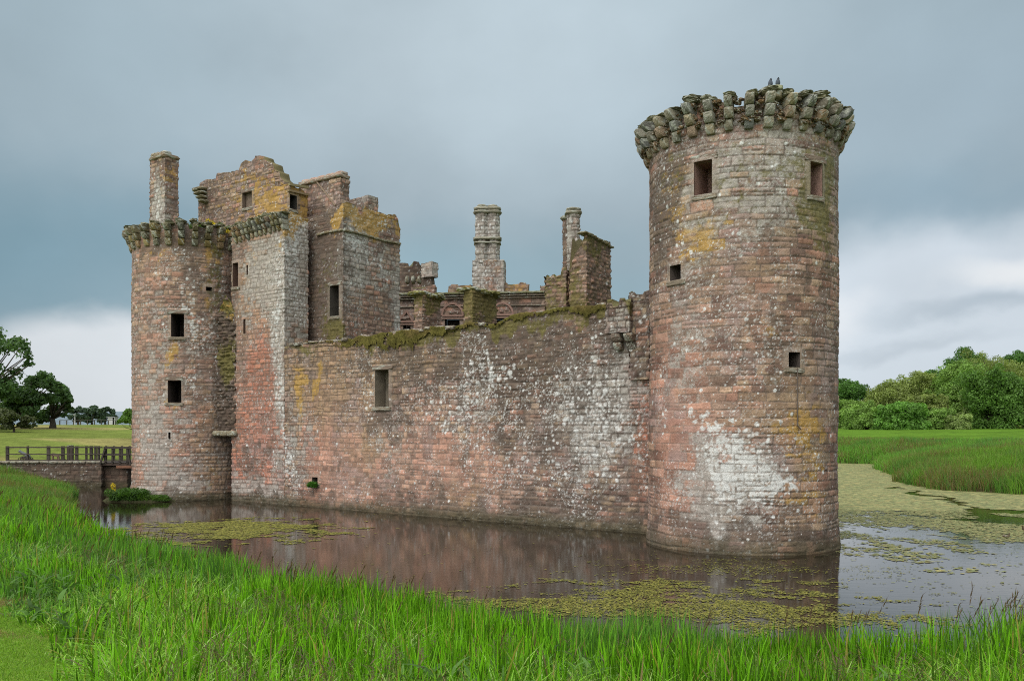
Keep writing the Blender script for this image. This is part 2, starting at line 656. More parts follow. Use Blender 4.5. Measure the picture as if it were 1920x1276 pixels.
def stone_colour(u, z, info, reg):
    rel, body, r1, r2 = info
    sd_ = reg.seed
    body = np.clip(body + .35 * reg.lev('pink', u, z) * (1 - body), 0, 1)
    n = len(PAL)
    # stone type varies with the stone and, slowly, with the place in the wall
    sel = np.clip((.65 * r1 + .5 * fbm(u * .25, z * .35, sd_, 3) - .08), 0, .999) * n
    c = PAL[sel.astype(int)].copy()
    c *= (.62 + .66 * r2)[:, None]
    g = fbm(u * 3, z * 4, sd_ + 1, 5, .6)
    c *= (.42 + 1.16 * g)[:, None] * (.80 + .40 * vn(u * 27, z * 31, sd_ + 90))[:, None]

    def mix(c, t, m):
        return c + (np.asarray(t) - c) * np.clip(m, 0, 1)[:, None]
    stv = .75 + .5 * g
    c = mix(c, np.array([.31, .112, .070])[None] * (stv * (.7 + .6 * r2))[:, None], reg.lev('red', u, z) * (.45 + .5 * r1) * .85)
    pk = reg.lev('pink', u, z)
    c = mix(c, np.array([.40, .225, .165])[None] * (stv * (.8 + .4 * r2))[:, None], pk * (.35 + .65 * r1) * .8)
    tn = reg.lev('tan', u, z)
    c = mix(c, np.array([.27, .185, .110])[None] * stv[:, None], sst(0, .5, tn - .5 * fbm(u * 2.5, z * 1.2, sd_ + 44, 4)) * (.4 + .6 * r2) * .8)
    mv = sst(.52, .7, fbm(u * .9, z * .6, sd_ + 45, 3)) * r1
    c = mix(c, np.array([.215, .165, .155])[None] * stv[:, None], mv * .7)
    # grey crust, broken up stone by stone
    sp = .5 * fbm(u * 8, z * 10, sd_ + 2, 4, .7) + .5 * fbm(u * 23, z * 26, sd_ + 40, 3, .7)
    gm = reg.lev('grey', u, z)
    gt = sst(.0, .22, gm - (.18 + .75 * sp + .34 * (r2 - .5)) + .05)
    c = mix(c, np.array([.31, .295, .265])[None] * (.75 + .5 * vn(u * 9, z * 9, sd_ + 33))[:, None], gt * .72)
    # dark crust, damp streaks and shade painted into recesses
    dk = reg.lev('dark', u, z)
    dt = sst(0, .3, dk - .9 * fbm(u * 2.2, z * 1.4, sd_ + 5, 4) + .1)
    c = mix(c, (.075, .058, .045), dt * .72)
    # joints
    jl = reg.lev('mortar', u, z)
    jc = np.array([.055, .040, .032])[None] * (1 - jl[:, None]) + np.array([.26, .215, .18])[None] * jl[:, None]
    c = c + (jc - c) * ((1 - body) ** .8 * .88)[:, None]
    # ochre lichen
    om = reg.lev('ochre', u, z)
    ot = sst(0, .25, om - (.16 + .55 * fbm(u * 5, z * 7, sd_ + 6, 5, .65) + .34 * r1) + .02)
    c = mix(c, np.array([.33, .20, .048])[None] * stv[:, None], ot * .72)
    # green algae and moss film
    mm = reg.lev('moss', u, z)
    mt = sst(0, .22, mm - (.10 + .85 * fbm(u * 4, z * 5, sd_ + 7, 6, .8) + .15 * r2) + .08)
    c = mix(c, np.array([.100, .088, .026])[None] * (.35 + 1.3 * fbm(u * 9, z * 11, sd_ + 91, 4, .7))[:, None], mt * .8)
    # white lichen: flecks and rosettes, a few joined into sheets
    wm = reg.lev('white', u, z)
    cl = sst(.30, .70, fbm(u * .8, z * .8, sd_ + 8, 3))
    w = spots(u, z, .10, .008, .030, np.clip(.10 + .80 * wm, 0, .95) * (.25 + .75 * cl), sd_ + 20) * .9
    w = np.maximum(w, spots(u, z, .27, .018, .085, np.clip(wm * .75 - .12, 0, .9) * (.10 + .90 * cl), sd_ + 30))
    w = np.maximum(w, sst(.60, .68, fbm(u * 13, z * 15, sd_ + 51, 3, .7)) * np.clip(wm * 1.3 - .1, 0, 1) * cl * .65)
    sh = reg.lev('sheet', u, z)
    ros = np.maximum(spots(u, z, .17, .04, .12, np.clip(sh * 1.25 - .18, 0, .97), sd_ + 60), spots(u + 3, z, .30, .06, .19, np.clip(sh * 1.2 - .3, 0, .97), sd_ + 65))
    w = np.maximum(w, ros * (.55 + .45 * sst(.38, .5, fbm(u * 9, z * 12, sd_ + 9, 4, .65))) * (.45 + .55 * body))
    cover = sst(.0, .10, sh * .80 - (.10 + .58 * r1 + .45 * fbm(u * 6, z * 8, sd_ + 9, 4, .65))) * sst(.2, .8, body) * sst(.36, .46, fbm(u * 11, z * 13, sd_ + 81, 3, .65))
    w = np.maximum(w * (.75 + .25 * body), cover * .9)
    w = w * (1 - .85 * mt)
    c = mix(c, np.array([.47, .47, .45])[None] * (.75 + .5 * g)[:, None], w)
    c = c * 1.2
    # waterline
    wl = sst(.75, .1, z + .35 * (fbm(u * 1.2, z * 2, sd_ + 10, 3) - .5))
    c = mix(c, (.06, .055, .03), wl * .75)
    return c


class Path:
    """closed or open line in plan; P(u) and outward normal at u"""

    def __init__(s, pts=None, circle=None, closed=False):
        s.circle = circle
        if circle is None:
            s.p = np.array(pts, float)
            if closed:
                s.p = np.vstack([s.p, s.p[:1]])
            d = np.diff(s.p, axis=0)
            s.l = np.hypot(d[:, 0], d[:, 1])
            s.d = d / s.l[:, None]
            s.c = np.concatenate([[0], np.cumsum(s.l)])
            s.closed = closed

    def at(s, u):
        if s.circle is not None:
            cx, cy, R = s.circle
            a = u / R
            n = np.stack([np.cos(a), np.sin(a)], 1)
            return np.array([[cx, cy]]) + n * R, n
        i = np.clip(np.searchsorted(s.c, u, side='right') - 1, 0, len(s.l) - 1)
        P = s.p[i] + s.d[i] * (u - s.c[i])[:, None]
        nn = np.stack([s.d[:, 1], -s.d[:, 0]], 1)
        n = nn[i].copy()
        for k in range(len(s.c)):
            m = np.abs(u - s.c[k]) < 1e-6
            if m.any():
                a = nn[k - 1] if (k > 0 or s.closed) else nn[0]
                b = nn[k % len(nn)] if (k < len(nn) or s.closed) else nn[-1]
                n[m] = (a + b) / (1 + (a * b).sum())
        return P, n


def samples(u0, u1, du, must=()):
    n = max(1, int(round((u1 - u0) / du)))
    g = np.linspace(u0, u1, n + 1)
    for m in must:
        if u0 < m < u1:
            g[np.argmin(np.abs(g - m))] = m
    g[0], g[-1] = u0, u1
    return np.unique(g)


def wall_mesh(acc, path, U, z0, ztop, dz, st, reg, holes=(), closed=False, uoff=0.0, frame=.035, bulge=None):
    """one skin of masonry. holes: (u0,u1,za,zb). returns top rim (N,3)"""
    P, Nn = path.at(U)
    zt = ztop(U) if callable(ztop) else np.full(len(U), float(ztop))
    zf = zt.min() - .25
    zr = samples(z0, zf, dz, [h for ho in holes for h in (ho[2], ho[3])])
    nr2 = max(2, int((zt.max() - zf) / dz) + 1)
    T = np.linspace(0, 1, nr2 + 1)[1:]
    Z = np.vstack([np.repeat(zr[:, None], len(U), 1), zf + T[:, None] * (zt - zf)[None]])
    UU = np.repeat(U[None], len(Z), 0)
    u, z = UU.ravel(), Z.ravel()
    info = masonry(u + uoff, z, st)
    rel = info[0].copy()
    body = info[1].copy()
    for (a, b, c_, d_) in holes:
        dd = np.maximum(np.maximum(a - u, u - b), np.maximum(c_ - z, z - d_))
        k = sst(.18, .06, dd)
        rel = rel * (1 - k) + frame * k
        body = np.maximum(body, k * sst(.0, .05, dd + .02))
    info = (rel, body, info[2], info[3])
    col = stone_colour(u + uoff, z, info, reg)
    rel = rel * (1 - .5 * np.clip(reg.lev('pink', u, z), 0, 1))
    for (a, b, c_, d_) in holes:
        if b - a > .35:
            dd = np.maximum(np.maximum(a - u, u - b), np.maximum(c_ - z, z - d_))
            k = sst(.24, .18, dd)
            k = k * .45
            fc = np.array([.27, .225, .185])[None] * (.7 + .6 * fbm(u * 6, z * 6, 5, 4))[:, None]
            col = col + (fc - col) * k[:, None]
    if bulge is not None:
        rel = rel + bulge(u, z)
    nu = len(U)
    X = P[:, 0][None] + Nn[:, 0][None] * rel.reshape(Z.shape)
    Y = P[:, 1][None] + Nn[:, 1][None] * rel.reshape(Z.shape)
    V = np.stack([X, Y, Z], -1)
    i, j = np.meshgrid(np.arange(len(Z) - 1), np.arange(nu - 1), indexing='ij')
    i, j = i.ravel(), j.ravel()
    cu, cz = (U[j] + U[j + 1]) / 2, (Z[i, j] + Z[i + 1, j]) / 2
    keep = np.ones(len(i), bool)
    for (a, b, c_, d_) in holes:
        keep &= ~((cu > a) & (cu < b) & (cz > c_) & (cz < d_))
    i, j = i[keep], j[keep]
    q = np.stack([i * nu + j, i * nu + j + 1, (i + 1) * nu + j + 1, (i + 1) * nu + j], 1)
    acc.add(V.reshape(-1, 3), q, None, col)
    return V[-1]


def recess(path, hole, depth, name, parent, col=(.2, .15, .12), sill=True, frame=.035):  # dark col values paint in the gloom of the unlit room behind
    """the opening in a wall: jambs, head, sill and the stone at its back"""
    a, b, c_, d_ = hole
    us = samples(a, b, .12)
    P, Nn = path.at(us)
    Pm, Nm = path.at(np.array([(a + b) / 2]))
    n = Nm[0]
    acc = Acc()
    ks = np.array([0, .25, .6, 1.0])
    def ring(P0, N0, z):
        fr = np.column_stack([P0 + N0 * (frame + .012), np.full(len(P0), z)])
        return fr

    def patch(edge):     # edge (m,3) along the front, swept inwards
        m = len(edge)
        rows = []
        for k in ks:
            r = edge.copy()
            r[:, :2] -= n * depth * k
            rows.append(r)
        V = np.concatenate(rows)
        q = [(i * m + j, i * m + j + 1, (i + 1) * m + j + 1, (i + 1) * m + j) for i in range(len(ks) - 1) for j in range(m - 1)]
        nz = fbm(V[:, 2] * 5 + V[:, 0] * 3, V[:, 1] * 4, 77, 4)
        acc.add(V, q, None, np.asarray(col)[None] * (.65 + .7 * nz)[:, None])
    zz = samples(c_, d_, .15)
    left = np.column_stack([np.repeat(P[:1] + Nn[:1] * (frame + .002), len(zz), 0), zz])
    right = np.column_stack([np.repeat(P[-1:] + Nn[-1:] * (frame + .002), len(zz), 0), zz])
    patch(left)
    patch(right)
    patch(ring(P, Nn, c_))
    patch(ring(P, Nn, d_))
    # back wall, following the front
    gz, gu = np.meshgrid(zz, np.arange(len(us)), indexing='ij')
    B = np.stack([P[gu.ravel(), 0] - n[0] * depth, P[gu.ravel(), 1] - n[1] * depth, gz.ravel()], 1)
    if b - a > .4:
        t = np.array([-n[1], n[0]])
        C = P.mean(0) + n * (frame - .13)
        rr = np.random.default_rng(int(abs(a * 100)) + 3)
        hw_ = (b - a) / 2
        if b - a > .55:
            add_stone(acc, (*(C - n * .01 + t * rr.uniform(-.04, .04)), d_ + .125), (*t, 0), (*n, 0), (0, 0, 1), hw_ + rr.uniform(.14, .3), .15, .125, 31 + int(d_ * 10), (.18, .135, .105), 10, .08)
        add_stone(acc, (*(C + t * rr.uniform(-.04, .04)), c_ - .10), (*t, 0), (*n, 0), (0, 0, 1), hw_ + rr.uniform(.06, .2), .165, .095, 37 + int(c_ * 10), (.19, .155, .115), 10, .08)
    m = len(us)
    q = [(i * m + j, i * m + j + 1, (i + 1) * m + j + 1, (i + 1) * m + j) for i in range(len(zz) - 1) for j in range(m - 1)]
    nz = fbm(B[:, 2] * 5, B[:, 0] * 5 + B[:, 1] * 3, 78, 4)
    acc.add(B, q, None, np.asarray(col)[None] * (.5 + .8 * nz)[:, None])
    return acc.build(name, M_STONE, parent)


def rim_cap(acc, rim, zc, col, jitter=.0):
    """close a block: fan from the wall's top rim to the centre of its roof"""
    c = rim.mean(0)
    c[2] = zc
    n = len(rim)
    mid = (rim + c) / 2
    mid[:, 2] = zc + (fbm(mid[:, 0] * 1.5, mid[:, 1] * 1.5, 5) - .5) * .3
    inn = rim * .85 + c * .15
    inn[:, 2] = rim[:, 2] * .5 + zc * .5
    V = np.vstack([rim, inn, mid, c])
    q = []
    for r in (0, 1):
        for j in range(n - 1):
            q.append((r * n + j, r * n + j + 1, (r + 1) * n + j + 1, (r + 1) * n + j))
    t = [(2 * n + j, 2 * n + j + 1, 3 * n) for j in range(n - 1)]
    nz = fbm(V[:, 0] * 3, V[:, 1] * 3, 9, 4)
    acc.add(V, q, t, np.asarray(col)[None] * (.6 + .8 * nz)[:, None])


E1 = np.array([-.813, .583])     # along the curtain wall, away to the left
E2 = np.array([.5825, .8128])    # into the castle, away to the right
A0 = np.array([5.78, 36.0])      # foot of the curtain where the corner tower hides it


def ragged(base, seed, amp=.25, step=.45):
    """top line of broken courses"""
    def f(u):
        b = base(u) if callable(base) else base
        k = np.floor(u / step + .7 * vn(u * .9, u * 0, seed))
        s = _hash(k.astype(np.int64), np.zeros_like(k, dtype=np.int64), seed + 1)
        return b + amp * (np.floor(s * 3) / 2 - .5) * 1.1 + .10 * (fbm(u * 3, u * 0, seed + 2, 3) - .5)
    return f


def block(name, P0, L1, L2, z0, z1, parent, st, reg, du=.07, holes=(), amp=.2, seed=0, capcol=(.14, .12, .06), ztop=None, e1=None, e2=None, **tags):
    """a block of masonry with its near corner P0, sides L1 along E1 and L2 along E2.
    u runs: back along the E1 side towards P0 (0..L1), then along the E2 side (L1..L1+L2), then round the back"""
    e1 = E1 if e1 is None else e1
    e2 = E2 if e2 is None else e2
    pts = [P0 + e1 * L1, P0, P0 + e2 * L2, P0 + e1 * L1 + e2 * L2]
    path = Path(pts, closed=True)
    must = [h for ho in holes for h in ho[:2]]
    U = np.unique(np.concatenate([samples(path.c[i], path.c[i + 1], du if i < 2 else .3, must) for i in range(4)]))
    U = U[np.concatenate([[True], np.diff(U) > 1e-7])]
    acc = Acc()
    zt = ztop if ztop is not None else ragged(z1, seed, amp)
    zt2 = lambda u: np.where(np.abs(u - path.c[-1]) < 1e-6, zt(u * 0), zt(u))
    rim = wall_mesh(acc, path, U, z0, zt2, du, st, reg, holes)
    rim_cap(acc, rim, float(np.percentile(rim[:, 2], 12)) - .08, capcol)
    o = acc.build(name, M_STONE, parent, smooth=True, **tags)
    return o, path


def corbel_stack(cx, cy, n, t, z, parent, seed, w=.37, th=.38, outs=(.22, .42, .62), col=(.2, .19, .15), top=True, name='corbel', tiers=3):
    """stepped corbel: n outward, t along the wall, z = underside"""
    rng = np.random.default_rng(seed)
    acc = Acc()
    n3, t3, u3 = np.array([n[0], n[1], 0]), np.array([t[0], t[1], 0]), np.array([0, 0, 1.0])
    for k in range(tiers):
        o = outs[k] * rng.uniform(.88, 1.1)
        c = np.array([cx, cy, z + th * (k + .5)]) + n3 * (o / 2 - .15) + t3 * rng.uniform(-.03, .03)
        cc = np.array(col) * rng.uniform(.6, 1.35) + np.array([.05, .02, -.02]) * rng.uniform(-.6, .9)
        if rng.random() < .25:
            cc = cc * .5 + np.array([.24, .14, .08]) * .6
        add_stone(acc, c, n3, t3, u3, o / 2 + .15, w / 2 * rng.uniform(.85, 1.1), th / 2 * .93, seed * 7 + k, cc, 14.0, .06, nose=.42)
    if top:
        zt = z + th * tiers
        for k in range(rng.integers(1, 4)):
            o = outs[-1] * rng.uniform(.75, 1.06)
            hh = rng.uniform(.04, .10)
            c = np.array([cx, cy, zt + hh * .8]) + n3 * (o / 2 - .2) + t3 * rng.uniform(-.12, .12)
            a_ = rng.uniform(-.3, .3)
            nn, tt = n3 * math.cos(a_) + t3 * math.sin(a_), t3 * math.cos(a_) - n3 * math.sin(a_)
            add_stone(acc, c, nn, tt, u3, o / 2 + .08, rng.uniform(.16, .30), hh, seed * 11 + k, np.array([.17, .16, .10]) * rng.uniform(.7, 1.3), 3.5, .3)
            zt += hh * 1.3
    return acc.build(name, M_STONE, parent, smooth=False)

# ------------------------------------------------------------------ where a sight line meets a wall (used only to read sizes off the survey photograph)


def on_line(px, P0, d):
    r = (px - 960) / F
    s = (r * P0[1] - P0[0]) / (d[0] - r * d[1])
    return s, P0[1] + d[1] * s


def on_circle(px, cx, cy, R):
    r = (px - 960) / F
    a, b, c = r * r + 1, -2 * (r * cx + cy), cx * cx + cy * cy - R * R
    disc = b * b - 4 * a * c
    if disc < 0:
        disc = 0
    Y = (-b - math.sqrt(disc)) / (2 * a)
    ang = math.atan2(Y - cy, r * Y - cx)
    ac = math.atan2(-cy, -cx)
    while ang - ac > math.pi:
        ang -= 2 * math.pi
    while ang - ac < -math.pi:
        ang += 2 * math.pi
    return R * ang, Y


class Map:
    def __init__(s, fn, sgn=1):
        s.fn = fn

    def __call__(s, px, py, rx, ry, am):
        u, Y = s.fn(px)
        u2, _ = s.fn(px + 1)
        return (u, wz(py, Y), abs(u2 - u) * rx, ry * Y / F, am)

    def hole(s, x0, x1, y0, y1):
        a, Ya = s.fn(x0)
        b, Yb = s.fn(x1)
        Y = (Ya + Yb) / 2
        a, b = min(a, b), max(a, b)
        return (a, b, wz(y1, Y), wz(y0, Y))


# ------------------------------------------------------------------ 1. round corner tower
TX, TY, TR = 8.98, 33.45, 3.56
tm = Map(lambda px: on_circle(px, TX, TY, TR))
corner_tower = thing('corner_tower', 'tall round sandstone tower with a broken crown of corbels, right end of the wall', 'tower', (TX, TY, 0))
st_t = Style(11, .20, .40, .38, 1.05, jw=.030, jd=.045, off=.014, rough=.022, strata=.008, wob=.04)
reg_t = Reg(101,
            red=(.06, tm(1250, 800, 40, 160, .35), tm(1240, 690, 25, 120, .3), tm(1320, 800, 60, 12, .7), tm(1265, 870, 35, 80, .25)),
            pink=(.12, tm(1260, 860, 50, 230, .7), tm(1330, 760, 80, 190, .25), tm(1400, 560, 90, 60, .2)),
            grey=(.26, tm(1420, 320, 220, 130, .50), tm(1280, 650, 45, 150, .30), tm(1370, 890, 90, 110, .5), tm(1300, 960, 80, 60, .25)),
            white=(.40, tm(1400, 640, 160, 260, .25), tm(1370, 870, 100, 110, .5)),
            sheet=(.0, tm(1330, 775, 46, 18, .50), tm(1358, 835, 60, 50, .85), tm(1395, 875, 60, 42, .80), tm(1425, 922, 66, 28, .90), tm(1440, 905, 30, 30, .4), tm(1300, 950, 55, 40, .30), tm(1390, 985, 50, 10, .35)),
            ochre=(.16, tm(1300, 440, 70, 60, .45), tm(1250, 340, 40, 70, .4), tm(1510, 880, 70, 130, .50), tm(1500, 800, 50, 40, .3), tm(1440, 610, 60, 40, .3), tm(1340, 430, 50, 30, .25)),
            moss=(.14, tm(1400, 340, 200, 120, .40), tm(1545, 360, 30, 160, .45), tm(1240, 330, 30, 70, .2)),
            dark=(.22, tm(1235, 400, 26, 90, .9), tm(1400, 1010, 300, 22, .5), tm(1480, 620, 70, 160, .12)),
            tan=(.15, tm(1400, 600, 160, 200, .2), tm(1500, 860, 80, 160, .5), tm(1300, 420, 60, 120, .3)),
            mortar=(.25, tm(1280, 750, 60, 250, .4)))
t_holes = [tm.hole(1303, 1336, 302, 365), tm.hole(1518, 1540, 305, 367), tm.hole(1258, 1278, 497, 525), tm.hole(1478, 1499, 660, 688)]
ac = math.atan2(-TY, -TX)
tpath = Path(circle=(TX, TY, TR))
must = [x for h in t_holes for x in h[:2]]
U = np.unique(np.concatenate([samples(TR * (ac - math.pi), TR * (ac - 1.9), .15), samples(TR * (ac - 1.9), TR * (ac + 1.9), .033, must), samples(TR * (ac + 1.9), TR * (ac + math.pi), .15)]))
acc = Acc()
T_CORB = 14.92


def t_bulge(u, z):
    # slight batter at the foot and long swells of old masonry
    return .09 * sst(1.2, 0, z) + .05 * (fbm(u * .35, z * .3, 61, 3) - .5) * 2


rim = wall_mesh(acc, tpath, U, -.6, ragged(15.95, 7, .35, .5), .033, st_t, reg_t, t_holes, bulge=t_bulge)
rim_cap(acc, rim, 15.7, (.12, .11, .05))
acc.build('wall', M_STONE, corner_tower, smooth=True)
for i, h in enumerate(t_holes):
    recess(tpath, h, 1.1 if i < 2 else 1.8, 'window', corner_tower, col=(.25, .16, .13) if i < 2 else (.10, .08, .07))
NC = 34
for k in range(NC):
    a = ac + (k + .38) / NC * 2 * math.pi
    n = (math.cos(a), math.sin(a))
    corbel_stack(TX + n[0] * TR, TY + n[1] * TR, n, (-n[1], n[0]), T_CORB + .03 * math.sin(k * 2.1), corner_tower, 100 + k,
                 w=.31, th=.37, outs=(.23, .43, .63), col=(.205, .190, .150))
# withered plants and rubble stuck between the corbels
rng = np.random.default_rng(5)
acc = Acc()
for k in range(900):
    a = rng.uniform(0, 2 * math.pi)
    r = TR + rng.uniform(.0, .28)
    z = rng.uniform(15.15, 16.05)
    n = np.array([math.cos(a), math.sin(a), 0])
    t = np.array([-n[1], n[0], 0])
    sz = rng.uniform(.03, .09)
    add_stone(acc, n * r + np.array([TX, TY, z]), n, t, (0, 0, 1), sz, sz * 1.3, sz * .8, int(rng.integers(1e6)), np.array([.13, .085, .045]) * rng.uniform(.5, 1.4), 2.5, .5)
acc.build('withered_plants', M_MOSS, corner_tower, kind='stuff')
# thin iron strap of the lightning conductor with its bent end
acc = Acc()
uu, _ = tm.fn(1493)
P, Nn = tpath.at(np.array([uu]))
zc = np.linspace(wz(690, 30.2), wz(797, 30.2), 12)
pts = np.array([[P[0, 0] + Nn[0, 0] * .07, P[0, 1] + Nn[0, 1] * .07, z] for z in zc])
tt = np.array([-Nn[0, 1], Nn[0, 0], 0])
pts = np.vstack([pts, pts[-1] + tt * .06 + [0, 0, -.06], pts[-1] + tt * .14 + [0, 0, -.14]])
loft(acc, pts, np.full(len(pts), .022), (.09, .065, .05), 6)
acc.build('conductor', M_IRON, corner_tower)

# ------------------------------------------------------------------ 2. curtain wall
CT = 23.4                       # metres from A0 to the gatehouse corner
C0 = A0 + E1 * CT               # path runs from here towards the tower
cpath = Path([C0, A0 - E1 * 2.6])
cm = Map(lambda px: (CT - on_line(px, A0, E1)[0], on_line(px, A0, E1)[1]))
curtain = thing('curtain_wall', 'long weathered sandstone curtain wall with a mossy top, running from the round corner tower to the gatehouse', 'wall', (C0[0], C0[1], 0))
st_c = Style(23, .18, .35, .25, .66, jw=.045, jd=.055, off=.024, rough=.036, strata=.006, wob=.06)
reg_c = Reg(202,
            red=(.02, cm(585, 850, 24, 80, .7), cm(1205, 800, 14, 130, 1.1), cm(640, 950, 90, 16, .45), cm(515, 800, 14, 120, .3), cm(900, 870, 70, 12, .4), cm(700, 945, 50, 16, .5)),
            pink=(.10, cm(700, 880, 130, 90, .85), cm(900, 890, 100, 50, .8), cm(840, 830, 40, 18, .7), cm(620, 830, 50, 110, .55), cm(800, 800, 30, 60, .4), cm(690, 700, 14, 80, .3), cm(930, 940, 120, 20, .25)),
            tan=(.22, cm(600, 720, 80, 90, .55), cm(690, 800, 26, 120, .5), cm(640, 690, 160, 30, .35), cm(880, 950, 40, 40, .5), cm(760, 660, 140, 30, .3), cm(1000, 850, 60, 40, .2)),
            grey=(.30, cm(1115, 780, 75, 110, .70), cm(880, 770, 80, 60, .25), cm(560, 830, 30, 90, .35), cm(1190, 700, 40, 60, .3), cm(720, 850, 40, 60, .2)),
            white=(.26, cm(940, 720, 130, 90, .65), cm(1060, 840, 150, 120, .65), cm(860, 860, 60, 60, .3), cm(545, 870, 20, 70, .6), cm(700, 850, 40, 120, .35), cm(690, 680, 22, 60, .4), cm(830, 790, 60, 50, .4)),
            sheet=(.02, cm(1110, 760, 70, 70, .45), cm(935, 700, 60, 40, .45), cm(1000, 860, 100, 50, .24), cm(535, 850, 9, 70, .55), cm(850, 770, 50, 40, .38), cm(690, 740, 14, 60, .35), cm(1140, 850, 50, 60, .3)),
            ochre=(.10, cm(560, 715, 20, 42, .62), cm(597, 712, 8, 40, .6), cm(700, 650, 170, 24, .15), cm(620, 700, 40, 60, .2), cm(880, 950, 26, 34, .4), cm(560, 780, 12, 40, .4)),
            moss=(.08, cm(700, 636, 240, 18, .42), cm(850, 618, 160, 20, .30), cm(1000, 594, 260, 20, .44), cm(1160, 576, 80, 18, .35), cm(1090, 975, 12, 20, .5), cm(560, 660, 60, 30, .25)),
            dark=(.27, cm(900, 650, 280, 60, .38), cm(1000, 700, 130, 80, .42), cm(720, 790, 30, 30, .3), cm(800, 955, 420, 14, .4), cm(1195, 600, 9, 60, .9), cm(715, 772, 14, 14, .7), cm(1050, 960, 200, 40, .3), cm(1000, 830, 90, 40, .25)),  # narrow strip beside the turret remnant paints the shade of a slot
            mortar=(.15, cm(820, 900, 280, 90, .35)))


_cy = np.array([(533, 646), (560, 640), (600, 638), (640, 636), (700, 626), (760, 616), (800, 612), (850, 612), (880, 600), (930, 604), (965, 588), (1010, 580), (1060, 572), (1100, 568), (1150, 566), (1180, 562), (1205, 556), (1217, 552)], float)
_cu = np.array([cm.fn(p)[0] for p in _cy[:, 0]])
_cz = np.array([wz(y, cm.fn(p)[1]) for p, y in _cy])


def c_top(u):
    return np.interp(u, _cu, _cz) - .12 + .12 * (fbm(u * 1.6, u * 0, 31, 3) - .5) * 2


c_holes = [cm.hole(704, 729, 693, 762), cm.hole(1196, 1204, 698, 707), cm.hole(586, 596, 894, 906)]
U = samples(0, cpath.c[-1], .042, [x for h in c_holes for x in h[:2]])
acc = Acc()
rim = wall_mesh(acc, cpath, U, -.6, c_top, .042, st_c, reg_c, c_holes,
                bulge=lambda u, z: .07 * (fbm(u * .3, z * .35, 62, 3) - .5) * 2 + .10 * sst(.9, 0, z))
# wall head and inner face
TH = 2.0
nb = 10
rows = [rim]
for k in range(1, nb + 1):
    r = rim.copy()
    r[:, :2] += E2 * TH * k / nb
    r[:, 2] += .10 * (fbm(U * 1.3 + k, U * 0 + k * .8, 33, 3) - .4) * min(1, k)
    rows.append(r)
back = rows[-1].copy()
back[:, 2] = 1.0
rows.append(back)
V = np.concatenate(rows)
m = len(U)
ii, jj = np.meshgrid(np.arange(len(rows) - 1), np.arange(m - 1), indexing='ij')
ii, jj = ii.ravel(), jj.ravel()
nz = fbm(V[:, 0] * 2, V[:, 1] * 2, 34, 4)
acc.add(V, np.stack([ii * m + jj, ii * m + jj + 1, (ii + 1) * m + jj + 1, (ii + 1) * m + jj], 1), None, np.array([.17, .14, .10])[None] * (.6 + .8 * nz)[:, None])
acc.build('wall', M_STONE, curtain, smooth=True)
recess(cpath, c_holes[0], .75, 'window', curtain, col=(.20, .17, .13))
recess(cpath, c_holes[1], .8, 'putlog_hole', curtain, col=(.1, .08, .07))
recess(cpath, c_holes[2], .7, 'drain_hole', curtain, col=(.09, .07, .06))

# thick moss lying over the wall head and hanging down its face
Um = samples(.2, _cu[-1] - .3, .05)
Pm, Nm = cpath.at(Um)
ztm = c_top(Um)
Sm = np.arange(-1.6, 1.25, .05)
SU, SS = np.meshgrid(Um, Sm)
lump = fbm(SU * 2.2, SS * 2.6, 40, 5, .6)
fine = fbm(SU * 11, SS * 11, 41, 3, .6)
ontop = SS < 0
offn = .030 + .03 * lump + .03 * fine
zoff = np.where(ontop, .01 + .07 * lump + .05 * fine, 0)
over = np.minimum(SS, 0)
drop = np.maximum(SS, 0)
X = Pm[None, :, 0] + Nm[None, :, 0] * (over + offn * sst(-.25, .02, SS))
Y = Pm[None, :, 1] + Nm[None, :, 1] * (over + offn * sst(-.25, .02, SS))
Z = ztm[None] + zoff * 1.0 - drop * 1.0 + np.where(ontop, 0, (.01 + .07 * lump) * np.exp(-drop * 6))
reach = (.14 + .75 * sst(.40, .72, fbm(Um * .42 + 3, Um * 0, 42, 3)) * (.2 + 1.4 * fbm(Um * 3.2, Um * 0, 43, 5, .7))) * np.interp(Um, [0, 3, 6, 9, 13, 20, 22, 24], [.15, .35, .75, 1.0, 1.0, 1.1, .9, .6])
here = SS < (reach[None] * (.35 + 1.3 * fbm(SU * 5, SS * 5, 47, 4, .7)))
patchy = fbm(SU * 1.6, SS * 2.2, 44, 5, .65) > np.interp(SU, [0, 3, 6, 10, 22, 24], [.56, .46, .36, .30, .32, .42]) + .16 * sst(.1, .7, SS)
here &= patchy | (SS < -.3)
nr, nc = SU.shape
ii, jj = np.meshgrid(np.arange(nr - 1), np.arange(nc - 1), indexing='ij')
ok = (here[:-1, :-1] & here[1:, 1:]).ravel()
ii, jj = ii.ravel()[ok], jj.ravel()[ok]
V = np.stack([X, Y, Z], -1).reshape(-1, 3)
cc = np.array([.100, .088, .024])[None] * (.3 + 1.1 * fbm(SU * 3, SS * 3, 45, 5, .65)).ravel()[:, None]
br = sst(.5, .7, fbm(SU * 1.1, SS * 1.5, 46, 4)).ravel()[:, None]
cc = cc * (1 - .5 * br) + np.array([.12, .085, .035]) * .5 * br
acc = Acc()
acc.add(V, np.stack([ii * nc + jj, (ii + 1) * nc + jj, (ii + 1) * nc + jj + 1, ii * nc + jj + 1], 1), None, cc)
moss_o = acc.build('moss', M_MOSS, curtain, smooth=True)

